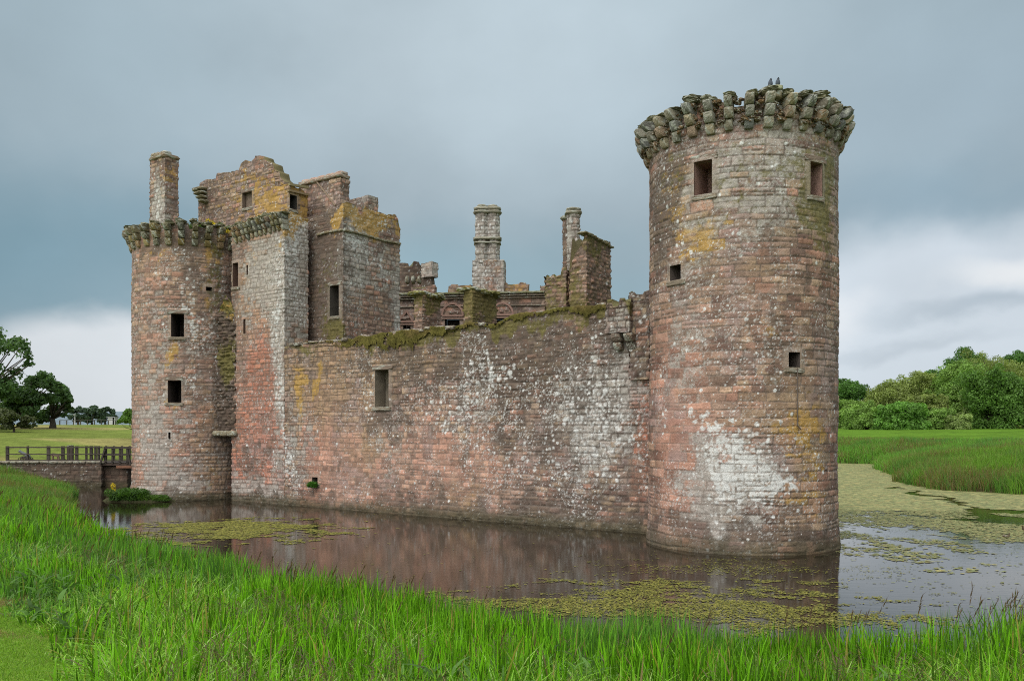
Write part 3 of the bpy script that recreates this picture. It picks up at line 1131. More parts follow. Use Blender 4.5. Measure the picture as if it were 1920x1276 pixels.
# broken masonry left on the wall head
acc = Acc()
rng = np.random.default_rng(8)
for k in range(260):
    u = rng.uniform(.2, 23.2) if k > 60 else rng.uniform(.2, 6)
    P, Nn = cpath.at(np.array([u]))
    z = c_top(np.array([u]))[0]
    s = rng.uniform(.06, .2)
    inn = rng.uniform(-.02, 1.2)
    add_stone(acc, (P[0, 0] - Nn[0, 0] * inn, P[0, 1] - Nn[0, 1] * inn, z + s * rng.uniform(-.1, .35)), (*E1, 0), (*E2, 0), (0, 0, 1), s * 1.5, s, s * .55, k + 900, np.array([.19, .155, .12]) * rng.uniform(.6, 1.4), 4, .3)
acc.build('loose_stone', M_STONE, curtain, smooth=True, kind='stuff')


def corb_at(px, py, parent, name='corbel', w=.42, th=.36, outs=(.3, .55), seed=1, col=(.15, .115, .088), fn=None, tiers=2, top=False):
    u, Y = cm.fn(px)
    P, Nn = cpath.at(np.array([u]))
    corbel_stack(P[0, 0], P[0, 1], Nn[0], (-Nn[0, 1], Nn[0, 0]), wz(py, Y), parent, seed, w, th, outs, col, top, name, tiers)


corb_at(1164, 657, curtain, seed=31)
corb_at(1188, 657, curtain, seed=32)
# the remnant of a projecting turret carried on those two corbels
ua, Ya = cm.fn(1146)
ub, Yb = cm.fn(1191)
Pn, Nn = cpath.at(np.array([ua, ub]))
pj = [Pn[0] - Nn[0] * .2, Pn[0] + Nn[0] * .5, Pn[1] + Nn[1] * .5, Pn[1] - Nn[1] * .2]
pp = Path(pj)
acc = Acc()
U = np.unique(np.concatenate([samples(pp.c[i], pp.c[i + 1], .04) for i in range(3)]))
reg_pj = Reg(240, white=(.5,), grey=(.6,), moss=(.25, (1.0, 10, 2, .4, .8)), dark=(.3,), ochre=(.1,))
zt = wz(572, Ya)
rim = wall_mesh(acc, pp, U, wz(627, Ya), ragged(zt, 55, .3, .3), .04, st_c, reg_pj)
c_ = rim.mean(0)
V = np.vstack([rim, c_])
acc.add(V, None, [(j, j + 1, len(rim)) for j in range(len(rim) - 1)] + [(len(rim) - 1, 0, len(rim))], (.12, .11, .05))
bot = rim.copy()
bot[:, 2] = wz(627, Ya)
acc.add(np.vstack([bot, bot.mean(0)]), None, [(j + 1, j, len(rim)) for j in range(len(rim) - 1)], (.15, .12, .1))
acc.build('bartizan_stub', M_STONE, curtain, smooth=True)
# upright spur where the curtain climbs against the tower
q0 = A0 + E1 * .9
block('spur', q0 - E2 * .18 - E1 * 1.0, .95, 1.2, 6.5, wz(549, 36.5), curtain, st_c, Reg(241, moss=(.35,), grey=(.4,), white=(.4,), dark=(.3,)), du=.06, seed=61)

# ------------------------------------------------------------------ 3. gatehouse
gate = thing('gatehouse', 'ruined sandstone gatehouse with round tower, square blocks and tall chimneys, left end of the castle', 'gatehouse', (C0[0] + E1[0] * 4, C0[1] + E1[1] * 4, 0))
st_g = Style(31, .19, .35, .28, .75, jw=.05, jd=.05, off=.028, rough=.035, strata=.012, wob=.05)
# 3a. round tower
GX, GY, GR = -20.8, 55.5, 3.6
gm = Map(lambda px: on_circle(px, GX, GY, GR))
gt_ = bpy.data.objects.new('round_tower', None)
COL.objects.link(gt_)
gt_.location = (GX, GY, 0)
gt_.parent = gate
gt_.matrix_parent_inverse = parent_inv(gate)
reg_g = Reg(303,
            red=(.05, gm(290, 830, 60, 60, .2), gm(370, 770, 50, 20, .4)),
            pink=(.30, gm(285, 850, 50, 120, .5), gm(270, 620, 30, 140, .3), gm(300, 470, 30, 60, .3)),
            grey=(.42, gm(290, 800, 45, 160, .3), gm(350, 900, 80, 40, .2)),
            white=(.36, gm(370, 640, 50, 110, .5), gm(340, 490, 60, 50, .3)),
            sheet=(.0, gm(350, 560, 26, 30, .35), gm(358, 610, 14, 26, .5), gm(362, 706, 10, 30, .5)),
            ochre=(.12, gm(330, 665, 12, 24, .9), gm(395, 470, 30, 40, .5), gm(395, 560, 18, 60, .5), gm(320, 765, 22, 10, .8), gm(300, 475, 20, 20, .5), gm(400, 900, 30, 40, .4)),
            moss=(.08, gm(400, 500, 26, 70, .45), gm(405, 620, 14, 80, .4), gm(400, 900, 34, 50, .5), gm(330, 460, 110, 14, .3)),
            dark=(.22, gm(340, 460, 120, 14, .5), gm(380, 500, 40, 60, .25), gm(340, 930, 120, 12, .5), gm(408, 700, 8, 140, .5)),
            tan=(.22, gm(400, 850, 40, 120, .45), gm(330, 480, 120, 40, .3)),
            mortar=(.3,))
g_holes = [gm.hole(321, 345, 588, 631), gm.hole(315, 340, 713, 754), gm.hole(386, 397, 538, 545), gm.hole(316, 319.5, 810, 822), gm.hole(411, 415, 717, 730)]
ac2 = math.atan2(-GY, -GX)
gpath = Path(circle=(GX, GY, GR))
U = np.unique(np.concatenate([samples(GR * (ac2 - math.pi), GR * (ac2 - 1.8), .2), samples(GR * (ac2 - 1.8), GR * (ac2 + 1.7), .052, [x for h in g_holes for x in h[:2]]), samples(GR * (ac2 + 1.7), GR * (ac2 + math.pi), .2)]))
acc = Acc()
rim = wall_mesh(acc, gpath, U, -.6, ragged(16.75, 17, .3, .5), .05, st_g, reg_g, g_holes, bulge=lambda u, z: .05 * (fbm(u * .35, z * .3, 63, 3) - .5) * 2 + .12 * sst(1.2, 0, z))
rim_cap(acc, rim, 16.7, (.10, .11, .04))
acc.build('wall', M_STONE, gt_, smooth=True)
for i, h in enumerate(g_holes):
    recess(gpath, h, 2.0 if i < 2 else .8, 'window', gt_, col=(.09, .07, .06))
NG = 30
for k in range(NG):
    a = ac2 + (k + .2) / NG * 2 * math.pi
    n = (math.cos(a), math.sin(a))
    rel_ = (a - ac2 + math.pi) % (2 * math.pi) - math.pi
    if rel_ > 1.25:
        continue
    corbel_stack(GX + n[0] * GR, GY + n[1] * GR, n, (-n[1], n[0]), 15.55, gt_, 300 + k, w=.36, th=.42, outs=(.2, .38, .56), col=(.155, .135, .082))

# 3b. block on the line of the curtain
gb = bpy.data.objects.new('gate_block', None)
COL.objects.link(gb)
gb.location = (C0[0], C0[1], 0)
gb.parent = gate
gb.matrix_parent_inverse = parent_inv(gate)
bm_ = Map(lambda px: (4.95 - on_line(px, C0, E1)[0], on_line(px, C0, E1)[1]))
bs_ = Map(lambda px: (4.95 + on_line(px, C0, E2)[0], on_line(px, C0, E2)[1]))
st_b = Style(37, .18, .34, .25, .65, jw=.045, jd=.05, off=.025, rough=.035, strata=.012, wob=.05)
reg_b = Reg(304,
            red=(.04, bm_(492, 665, 18, 70, 1.1), bm_(487, 760, 38, 100, 1.25), bm_(478, 860, 44, 80, 1.15), bm_(460, 880, 26, 50, .6)),
            pink=(.25, bm_(470, 560, 30, 80, .4)),
            grey=(.42, bm_(500, 520, 40, 70, .55), bs_(560, 520, 28, 100, .45), bm_(525, 700, 14, 150, .45), bm_(470, 915, 50, 22, .4)),
            white=(.35, bm_(524, 640, 12, 160, .8), bs_(560, 500, 30, 120, .5)),
            sheet=(.0, bm_(520, 620, 10, 120, .50), bs_(548, 470, 16, 60, .55), bm_(524, 780, 7, 60, .5), bs_(570, 430, 30, 14, .6), bs_(560, 560, 14, 60, .35)),
            ochre=(.12, bm_(480, 500, 60, 40, .35), bm_(530, 420, 18, 50, .6), bs_(560, 410, 44, 26, 1.0), bm_(470, 560, 22, 20, .3)),
            moss=(.08, bm_(480, 440, 60, 14, .4), bm_(435, 500, 8, 60, .4), bs_(560, 400, 40, 10, .3)),
            dark=(.18, bm_(434, 600, 9, 160, .5), bm_(480, 855, 34, 50, .35), bm_(490, 935, 90, 12, .5)),
            tan=(.25, bm_(470, 540, 60, 100, .3)),
            mortar=(.3,))
b_holes = [bm_.hole(437, 447, 493, 537), bm_.hole(463, 465.6, 497, 515), bm_.hole(457, 461, 598, 625)]
zb1 = 16.95
_, bpath = block('wall', C0, 4.95, 1.82, -.6, zb1, gb, st_b, reg_b, du=.05, holes=b_holes, seed=71, capcol=(.11, .11, .04),
                 ztop=ragged(lambda u: np.interp(u, [0, 4.6, 4.95, 7.0, 9], [16.75, 17.05, 17.1, 16.85, 16.9]), 72, .15, .5))
for h in b_holes:
    recess(bpath, h, 1.0, 'window', gb, col=(.13, .08, .06))
for k in range(12):
    s = .05 + k * .40
    p = C0 + E1 * s
    corbel_stack(p[0], p[1], -E2, -E1, 15.98 - .055 * s, gb, 400 + k, w=.23, th=.31, outs=(.17, .31, .43), col=(.165, .145, .085) if k % 3 else (.2, .19, .15))
# rear mass of the block, set back to leave the tall dark slit
block('rear_wall', C0 + E2 * 2.6 + E1 * 2.9, 2.0, 4.4, 1.0, 16.4, gb, st_b, Reg(305, dark=(.7,), moss=(.3,)), du=.1, seed=73)  # stone also darkened, painting in the shade of the slit
# torn garderobe shaft in the angle between block and round tower
acc = Acc()
ga = C0 + E1 * 4.5
gb2, gbY = gpath.at(np.array([gm.fn(406)[0]]))
a_pt = ga - E2 * .03
b_pt = gb2[0]
dv = b_pt - a_pt
sp = Path([b_pt, a_pt])
U = samples(0, sp.c[-1], .05)
hh = wz(556, 53.5)


def g_top(u):
    x = u / sp.c[-1]
    return wz(592, 53.3) + (hh - wz(592, 53.3)) * (1 - np.abs(x - .5) * 2)


reg_s = Reg(306, dark=(.75, (.8, 6, 3, 2.3, .25)), moss=(.15, (.9, 8.5, 1, 1.6, .8), (.8, 12, 1.2, .8, .6)), ochre=(.1, (.8, 12, 1.2, .9, .7)), grey=(.25,), white=(.15,))
st_s = Style(41, .14, .26, .18, .45, jw=.07, jd=.12, off=.09, rough=.10, strata=.02, wob=.06)
rim = wall_mesh(acc, sp, U, wz(806, 53.3), g_top, .05, st_s, reg_s)
acc.add(np.vstack([rim, [[*(ga + E2 * .8 + E1 * .4), float(rim[:, 2].min())]]]), None, [(j, j + 1, len(rim)) for j in range(len(rim) - 1)], (.12, .12, .04))
for k in range(3):
    p = b_pt + (a_pt - b_pt) * (.12 + .38 * k)
    add_stone(acc, (*p, wz(812, 53.3)), (*(a_pt - b_pt) / sp.c[-1], 0), (*E2, 0), (0, 0, 1), .32, .28, .17, 50 + k, (.22, .19, .13), 4, .15)
acc.build('garderobe_shaft', M_STONE, gb, smooth=True)

# 3c. tall stair block to its right, set back
sb = bpy.data.objects.new('stair_block', None)
COL.objects.link(sb)
P2 = C0 + E2 * 2.3 - E1 * 2.45
sb.location = (P2[0], P2[1], 0)
sb.parent = gate
sb.matrix_parent_inverse = parent_inv(gate)
L1s = 5.2
L2s = on_line(750, P2, E2)[0]
sw = Map(lambda px: (L1s - on_line(px, P2, E1)[0], on_line(px, P2, E1)[1]))
ss_ = Map(lambda px: (L1s + on_line(px, P2, E2)[0], on_line(px, P2, E2)[1]))
reg_sb = Reg(307,
             pink=(.3,), red=(.03,),
             grey=(.42, ss_(665, 470, 24, 90, .45), ss_(745, 560, 8, 90, .5), ss_(690, 500, 50, 40, .25)),
             white=(.30, ss_(680, 470, 50, 60, .45), ss_(660, 520, 16, 80, .3)),
             sheet=(.0, ss_(665, 455, 20, 24, .62), ss_(722, 425, 12, 16, .5), ss_(700, 480, 30, 14, .3), ss_(745, 600, 6, 50, .5)),
             ochre=(.10, ss_(665, 405, 44, 26, .8), ss_(720, 415, 44, 28, .68), sw(630, 420, 20, 26, .6), ss_(700, 470, 40, 20, .15)),
             moss=(.05, sw(618, 540, 30, 120, .50), ss_(660, 390, 50, 14, .3), sw(630, 620, 26, 30, .5)),
             dark=(.18, sw(602, 510, 40, 240, 1.2), sw(602, 510, 30, 200, .5), sw(630, 470, 14, 60, .3)),  # left face darkened to paint in the shade of the deep recess
             mortar=(.15,))
s_holes = [sw.hole(619, 636, 535, 592)]
zS = 17.6


def s_top(u):
    return np.interp(u, [0, L1s - 3.2, L1s, L1s + .3, L1s + L2s * .55, L1s + L2s * .93, L1s + L2s, L1s + L2s + 2, 99], [16.6, 17.2, 17.6, 17.75, 17.8, 17.75, 17.1, 17.4, 17.4])


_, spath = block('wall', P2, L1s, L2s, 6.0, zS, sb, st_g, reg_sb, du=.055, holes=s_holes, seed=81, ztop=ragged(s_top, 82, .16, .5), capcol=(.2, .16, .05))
recess(spath, s_holes[0], 1.6, 'window', sb, col=(.08, .07, .06))
# string course
acc = Acc()
for (a, b) in ((P2 + E1 * 2.2, P2), (P2, P2 + E2 * L2s)):
    d = (b - a) / np.linalg.norm(b - a)
    n = np.array([d[1], -d[0]])
    L_ = np.linalg.norm(b - a)
    k = 0
    s = 0
    while s < L_:
        l = .5 + .3 * ((k * 7) % 5) / 5
        l = min(l, L_ - s)
        c = a + d * (s + l / 2) + n * .03
        add_stone(acc, (*c, 16.05 + .03 * math.sin(k)), (*d, 0), (*n, 0), (0, 0, 1), l / 2 * 1.02, .11, .07, 600 + k, (.2, .16, .1), 6, .08)
        s += l
        k += 1
acc.build('string_course', M_STONE, sb, smooth=True)


def near(px, Z):
    return np.array([wx(px, Z), Z])


# 3d. chimney stack and small cap-house behind the stair block
def chim_reg(seed, **k):
    base = dict(pink=(.25,), grey=(.35,), white=(.35,), ochre=(.2,), dark=(.2,), moss=(.1,), mortar=(.15,))
    base.update(k)
    return Reg(seed, **base)


Pc = near(638, 51.6)
Lc = on_line(561, Pc, E1)[0]
Lc2 = on_line(650, Pc, E2)[0]
_, cp = block('chimney', Pc, Lc, Lc2 + .25, 15.5, wz(332, 51.6), sb, st_g, chim_reg(310, ochre=(.22, (1, 18, 2, 1, .25)), dark=(.3,)), du=.055, seed=91, amp=.04)
chim1 = [o for o in COL.objects if o.name.startswith('chimney')][-1]
acc = Acc()
for k in range(5):
    f0 = k / 5
    c = Pc + E1 * (Lc * (f0 + .1)) + E2 * (Lc2 / 2 + .1)
    add_stone(acc, (*c, wz(328, 51.6) + .02), (*E1, 0), (*E2, 0), (0, 0, 1), Lc / 10 * 1.02 + .01, Lc2 / 2 + .24, .12, 700 + k, (.27, .2, .15), 6, .08)
    add_stone(acc, (*(c + E2 * .05), wz(328, 51.6) + .22), (*E1, 0), (*E2, 0), (0, 0, 1), Lc / 10 * 1.0, Lc2 / 2 + .05, .11, 710 + k, (.36, .235, .185), 5, .1)
acc.build('coping', M_STONE, chim1, smooth=True)
# scar of a vanished roof on the stack
acc = Acc()
_s = lambda px, py: (*(Pc + E1 * on_line(px, Pc, E1)[0] - E2 * .04), wz(py, on_line(px, Pc, E1)[1]))
add_bar(acc, _s(592, 337), _s(630, 385), .08, .09, (.24, .18, .13), up=(*(-E2), 0))
acc.build('roof_scar', M_STONE, chim1)
Pk = near(690, 54)
block('cap_house', Pk, on_line(652, Pk, E1)[0], .9, 15.5, wz(366, 54), sb, st_g, chim_reg(311, grey=(.6,), moss=(.35,)), du=.07, seed=92, amp=.05)

# 3e. turret with canted corner and dark window
Pt = near(541, 51.3)
Lt = on_line(478, Pt, E1)[0]
Lt2 = on_line(577, Pt, E2)[0]
mt_ = Map(lambda px: (Lt + on_line(px, Pt, E2)[0], on_line(px, Pt, E2)[1]))
th = [mt_.hole(543, 556, 366, 392)]
ttop = lambda u: np.interp(u, [0, Lt * .3, Lt, Lt + Lt2, 99], [wz(352, 53), wz(344, 52), wz(344, 51.3), wz(358, 52), wz(352, 52)])
_, ttp = block('turret', Pt, Lt, Lt2, 15.8, 19, gate, st_g, chim_reg(312, ochre=(.78,), moss=(.35,), white=(.1,), grey=(.15,)), du=.055, holes=th, seed=93, ztop=ragged(ttop, 94, .12, .4), capcol=(.2, .17, .06))
turret = [o for o in COL.objects if o.name.startswith('turret')][-1]
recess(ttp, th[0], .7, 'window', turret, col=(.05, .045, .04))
acc = Acc()
p1 = mt_.fn(541)
wl = lambda px, py: (*(Pt + E2 * on_line(px, Pt, E2)[0] - E1 * .06), wz(py, on_line(px, Pt, E2)[1]))
add_bar(acc, wl(539, 357), wl(577, 366), .2, .12, (.23, .17, .10), up=(0, 0, 1))
add_bar(acc, wl(541, 346), wl(577, 352), .16, .14, (.25, .21, .12), up=(0, 0, 1))
acc.build('lintel', M_STONE, turret)
# low gabled ruin behind the block head
Pg = C0 + E2 * 3.4 + E1 * .2
gx0, gx1 = on_line(372, Pg, E1)[0], on_line(533, Pg, E1)[0]
_pr = np.array([(372, 366), (374, 344), (384, 337), (404, 335), (406, 325), (432, 322), (447, 318), (452, 307), (460, 300), (470, 303), (476, 298), (478, 292), (494, 292), (496, 299), (502, 303), (511, 306), (514, 318), (524, 322), (526, 332), (533, 341)], float)
Lg = gx0 - gx1
_pu = np.array([gx0 - on_line(p, Pg, E1)[0] for p in _pr[:, 0]])
_pz = np.array([wz(y, on_line(p, Pg, E1)[1]) for p, y in _pr])
mg = Map(lambda px: (gx0 - on_line(px, Pg, E1)[0], on_line(px, Pg, E1)[1]))
g2_holes = [mg.hole(455, 473, 360, 389)]


def gable_top(u):
    return np.interp(u, _pu, _pz) + .05 * (_hash(np.floor(u / .22).astype(np.int64), np.zeros(len(u), np.int64), 7) - .5)


Pg0 = Pg + E1 * gx1
gp = Path([Pg0 + E1 * Lg, Pg0])
gable = bpy.data.objects.new('gable', None)
COL.objects.link(gable)
gable.parent = gate


def thin_wall(acc, path, U, z0, topf, du, st, reg, holes, thick):
    """free standing wall: front, back, ends and a stepped top"""
    rim = wall_mesh(acc, path, U, z0, topf, du, st, reg, holes)
    back = rim.copy()
    back[:, :2] += E2 * thick
    foot = back.copy()
    foot[:, 2] = z0
    n = len(rim)
    V = np.vstack([rim, back, foot])
    nz = fbm(V[:, 0] * 4, V[:, 1] * 4 + V[:, 2] * 3, 71, 4)
    acc.add(V, [(r * n + j, r * n + j + 1, (r + 1) * n + j + 1, (r + 1) * n + j) for r in (0, 1) for j in range(n - 1)], None, np.array([.2, .165, .08])[None] * (.5 + .9 * nz)[:, None])
    for j, od in ((0, 1), (n - 1, -1)):
        f0 = rim[j].copy()
        f0[2] = z0
        zz = np.linspace(z0, rim[j, 2], 20)
        a_ = np.column_stack([np.full(20, rim[j, 0]), np.full(20, rim[j, 1]), zz])
        b_ = a_.copy()
        b_[:, :2] += E2 * thick
        m_ = (a_ + b_) / 2
        m_[:, :2] += E1 * (.06 * od)
        VV = np.vstack([a_, m_, b_])
        nz = fbm(VV[:, 0] * 4, VV[:, 2] * 6, 72, 4)
        acc.add(VV, [(r * 20 + i, r * 20 + i + 1, (r + 1) * 20 + i + 1, (r + 1) * 20 + i) for r in (0, 1) for i in range(19)], None, np.array([.2, .15, .11])[None] * (.5 + .9 * nz)[:, None])


acc = Acc()
thin_wall(acc, gp, samples(0, Lg, .05, g2_holes[0][:2]), 15.8, gable_top, .05, st_g,
          chim_reg(313, ochre=(.44, (6, 20, 2.5, 1.6, .3), (1.2, 17, 2, .6, .5)), moss=(.3, (5, 20, 3, 1, .2)), dark=(.3,), white=(.3,)), g2_holes, .8)
acc.build('wall', M_STONE, gable, smooth=True)
recess(gp, g2_holes[0], .28, 'window', gable, col=(.17, .13, .10))
# the roof cap of the thin gable is its own stone: coping moulding at its left shoulder
acc = Acc()
for (px, py, hw, hz) in ((378, 356, .62, .13), (380, 363, .52, .10), (383, 371, .40, .10), (386, 378, .3, .1)):
    Yq = on_line(px, Pg, E1)[1]
    c = Pg + E1 * on_line(px, Pg, E1)[0] - E2 * .12
    add_stone(acc, (*c, wz(py, Yq)), (*E1, 0), (*E2, 0), (0, 0, 1), hw, .38, hz, int(px), (.17, .145, .09), 4, .15)
acc.build('moulding', M_STONE, gable, smooth=True)
# tall lone chimney on the round tower
Pq = near(309, 56.2)
Lq, Lq2 = on_line(281, Pq, E1)[0], on_line(335, Pq, E2)[0]
block('tall_chimney', Pq, Lq, Lq2, 16.2, wz(292, 56.2), gate, st_g, chim_reg(314, grey=(.35, (.8, 19, .9, 2.2, .7)), sheet=(0, (.9, 18.5, .7, 1.8, .55)), ochre=(.15, (2.2, 21, 1, 1.5, .5)), white=(.5,)), du=.055, seed=96, amp=.03)
tch = [o for o in COL.objects if o.name.startswith('tall_chimney')][-1]
acc = Acc()
cen = Pq + E1 * Lq / 2 + E2 * Lq2 / 2
add_stone(acc, (*cen, wz(290, 56.2)), (*E1, 0), (*E2, 0), (0, 0, 1), Lq / 2 + .13, Lq2 / 2 + .12, .14, 801, (.2, .15, .1), 6, .08)
for k in range(8):
    r_ = np.random.default_rng(k + 40)
    c = cen + E1 * r_.uniform(-.35, .35) * Lq + E2 * r_.uniform(-.35, .35) * Lq2
    add_stone(acc, (*c, wz(283, 56.2) + r_.uniform(-.08, .1)), (*E1, 0), (*E2, 0), (0, 0, 1), .3, .28, .14, 810 + k, (.24, .19, .13), 3, .3)
acc.build('cap', M_STONE, tch, smooth=True)

# ------------------------------------------------------------------ 4. inner lodging and fragments behind the curtain
lodge = thing('inner_lodging', 'carved lodging with pedimented windows and a pale double chimney, seen over the curtain wall', 'building', (wx(880, 62), 62, 0))
LP = near(1060, 63.5)
ed = np.array([-.995, .10])
ed /= np.linalg.norm(ed)
Ln = on_line(745, LP, ed)[0]
lpath = Path([LP + ed * Ln, LP])
lm = Map(lambda px: (Ln - on_line(px, LP, ed)[0], on_line(px, LP, ed)[1]))
l_holes = [lm.hole(756, 770, 608, 640), lm.hole(834, 862, 596, 640), lm.hole(925, 953, 596, 640)]
st_l = Style(51, .26, .34, .5, 1.0, jw=.03, jd=.02, off=.006, rough=.012, strata=.006, wob=.01)
U = samples(0, Ln, .07, [x for h in l_holes for x in h[:2]])
acc = Acc()
rim = wall_mesh(acc, lpath, U, 2, wz(548, 64), .07, st_l, Reg(401, pink=(.15,), dark=(.25, (Ln / 2, 14, 9, .7, .2)), grey=(.35,), white=(.1,), mortar=(.1,)), l_holes)
bk = rim.copy()
bk[:, 1] += 5
acc.add(np.vstack([rim, bk]), [(j, j + 1, len(rim) + j + 1, len(rim) + j) for j in range(len(rim) - 1)], None, (.12, .11, .05))
acc.build('wall', M_STONE, lodge, smooth=True)
for h in l_holes:
    recess(lpath, h, 1.0, 'window', lodge, col=(.07, .055, .05))
acc = Acc()
nrm = np.array([-ed[1] * -1, 0])
n3 = np.array([-.10, -.995, 0])
a3 = np.array([*(LP + ed * Ln), 0])
b3 = np.array([*LP, 0])
for (dz, off, h_) in ((-.05, .30, .16), (-.24, .20, .12), (-.42, .12, .08), (-1.0, .05, .05)):
    zt_ = wz(548, 64) + dz
    k = 0
    x = 0
    while x < Ln:
        l = min(1.1 + .4 * ((k * 5) % 3) / 3, Ln - x)
        c = a3 + (b3 - a3) * ((x + l / 2) / Ln) + n3 * off / 2 + np.array([0, 0, zt_])
        add_stone(acc, c, (b3 - a3) / Ln, -n3, (0, 0, 1), l / 2 * 1.01, off / 2 + .05, h_ / 2, int(k + abs(dz) * 500), (.17, .135, .10) if dz < -.1 else (.16, .155, .08), 8, .05)
        x += l
        k += 1
acc.build('cornice', M_STONE, lodge, smooth=True)


def lod(px, py, off=.06):
    s, Y = on_line(px, LP, ed)
    p = LP + ed * s
    return np.array([p[0], p[1], 0]) + n3 * off + np.array([0, 0, wz(py, Y)])


for (kind, x0, x1, yb, yt) in (('tri', 753, 775, 603, 583), ('seg', 829, 868, 592, 569), ('seg', 922, 962, 590, 568)):
    acc = Acc()
    if kind == 'tri':
        pts = [lod(x0 - 6, yb), lod((x0 + x1) / 2 - 1, yt), lod(x1, yb), lod(x0 - 6, yb)]
    else:
        pts = []
        for k in range(13):
            a = math.pi * k / 12
            pts.append(lod((x0 + x1) / 2 - math.cos(a) * (x1 - x0) / 2, yb - math.sin(a) * (yb - yt)))
        pts.append(pts[0])
    for p, q in zip(pts[:-1], pts[1:]):
        add_bar(acc, p, q, .14, .13, (.24, .15, .12), up=(0, -1, 0))
    mid = lod((x0 + x1) / 2, yb - (yb - yt) * .42, .04)
    for k in range(5):
        r_ = np.random.default_rng(k + int(x0))
        add_stone(acc, mid + np.array([r_.uniform(-.4, .4), 0, r_.uniform(-.12, .15)]), (1, 0, 0), (0, 1, 0), (0, 0, 1), .16, .07, .11, int(x0) + k, (.22, .14, .115), 2.5, .3)
    add_bar(acc, lod(x0 - 2, yb + 5), lod(x1 + 1, yb + 5), .12, .10, (.22, .145, .115))
    acc.build('pediment', M_STONE, lodge)
# stone stumps on the wall head
for k, (x0, x1, yt, yb, c) in enumerate(((772, 816, 537, 548, (.30, .30, .27)), (842, 882, 535, 546, (.25, .20, .14)), (937, 991, 532, 548, (.26, .20, .10)), (1014, 1040, 536, 552, (.2, .15, .12)))):
    Zs = 64
    Ps = near(x1, Zs)
    zt_ = wz(yt, Zs)
    block('parapet_stump', Ps, (x1 - x0) / F * Zs / .95 * 1.0, .8, wz(yb + 3, Zs), zt_, lodge, st_g, chim_reg(410 + k, ochre=(.2 + .4 * (k in (1, 2)),), grey=(.4,)), du=.08, seed=110 + k, amp=.2, e1=ed, e2=np.array([.1, .995]))
# double chimney
Z1 = 64
Pb = near(945, Z1 - .1)
block('chimney', Pb, 60 / F * Z1, 1.4, wz(552, Z1), wz(487, Z1), lodge, st_g, chim_reg(420, grey=(.55, (.2, 16, .5, 3, .5), (2.3, 16, .4, 3, .5)), white=(.5,), sheet=(.1, (.2, 16, .4, 3, .4), (2.7, 16, .4, 3, .4))), du=.07, seed=120, amp=.04, e1=ed, e2=np.array([.1, .995]))
lch = [o for o in COL.objects if o.name.startswith('chimney')][-1]
Pb2 = near(935, Z1 + .2)
acc = Acc()


def prism(acc, cx_, cy_, rx, ry, z0, z1, nside, st, reg, du=.07, rot=0.0):
    a = np.arange(nside) / nside * 2 * np.pi + rot
    pts = [(cx_ + rx * math.cos(t), cy_ + ry * math.sin(t)) for t in a]
    p = Path(pts, closed=True)
    U = np.unique(np.concatenate([samples(p.c[i], p.c[i + 1], du) for i in range(nside)]))
    rim = wall_mesh(acc, p, U, z0, z1, du, st, reg)
    rim_cap(acc, rim, z1 - .02, (.2, .18, .12))


regc = chim_reg(421, grey=(.85,), white=(.4,), sheet=(.34,), ochre=(.2,), pink=(.1,), tan=(.3,))
cxx = wx(914, Z1 + .5)
_hw = 23 / F * Z1
for sx in (-1, 1):
    prism(acc, cxx + sx * _hw * .47, Z1 + .55, _hw * .58, .55, wz(492, Z1), wz(394, Z1), 8, st_g, regc, .07, math.pi / 8)
acc.build('flue', M_STONE, lch, smooth=True)
for sx in (-1, 1):
    acc = Acc()
    for (py, e_, h_) in ((396, .10, .13), (389, .05, .14)):
        add_stone(acc, (cxx + sx * _hw * .47, Z1 + .55, wz(py, Z1)), (1, 0, 0), (0, 1, 0), (0, 0, 1), _hw * .58 + e_, .58 + e_, h_, py + sx, (.28, .26, .2), 5 if py > 400 else 3.2, .12)
    add_stone(acc, (cxx + sx * .45 * _hw, Z1 + .55, wz(385, Z1)), (1, 0, 0), (0, 1, 0), (0, 0, 1), .40, .4, .16, 77 + sx, (.24, .22, .16), 2.6, .3)
    acc.build('chimney_cap', M_STONE, lch, smooth=True)
acc = Acc()
for (py, e_, h_) in ((446, .09, .10), (454, .04, .07)):
    add_stone(acc, (cxx, Z1 + .55, wz(py, Z1)), (1, 0, 0), (0, 1, 0), (0, 0, 1), _hw * 1.05 + e_, .58 + e_, h_, py, (.28, .26, .2), 8, .06)
acc.build('string_band', M_STONE, lch, smooth=True)

# far battlement of the other gate tower
far_t = thing('far_tower', 'dark broken tower head with one square merlon, rising behind the inner lodging', 'tower', (wx(770, 70), 71, 0))
acc = Acc()
fp = Path(circle=(wx(742, 71), 73.5, 2.4))
U = samples(-math.pi * 2.4, math.pi * 2.4, .1)
rim = wall_mesh(acc, fp, U, 2, ragged(wz(492, 71), 131, .4, .5), .1, st_g, chim_reg(430, dark=(.65,), moss=(.3,), grey=(.2,)))
rim_cap(acc, rim, wz(497, 71), (.1, .1, .05))
acc.build('wall', M_STONE, far_t, smooth=True)
Pm_ = near(810, 70)
block('merlon', Pm_, on_line(790, Pm_, E1)[0], .8, wz(518, 70), wz(490, 70), far_t, st_g, chim_reg(431, grey=(.8,), moss=(.3,)), du=.08, seed=132, amp=.04)
block('parapet', near(808, 70.4), on_line(775, near(808, 70.4), E1)[0], .5, 2, wz(518, 70), far_t, st_g, chim_reg(432, dark=(.6,), moss=(.3,)), du=.1, seed=133, amp=.3)
acc = Acc()
for k in range(3):
    c = near(764 + k * 11, 70)
    add_stone(acc, (*c, wz(525, 70)), (1, 0, 0), (0, 1, 0), (0, 0, 1), .16, .5, .3, 140 + k, (.16, .14, .1), 4, .15)
acc.build('corbel', M_STONE, far_t, smooth=True)

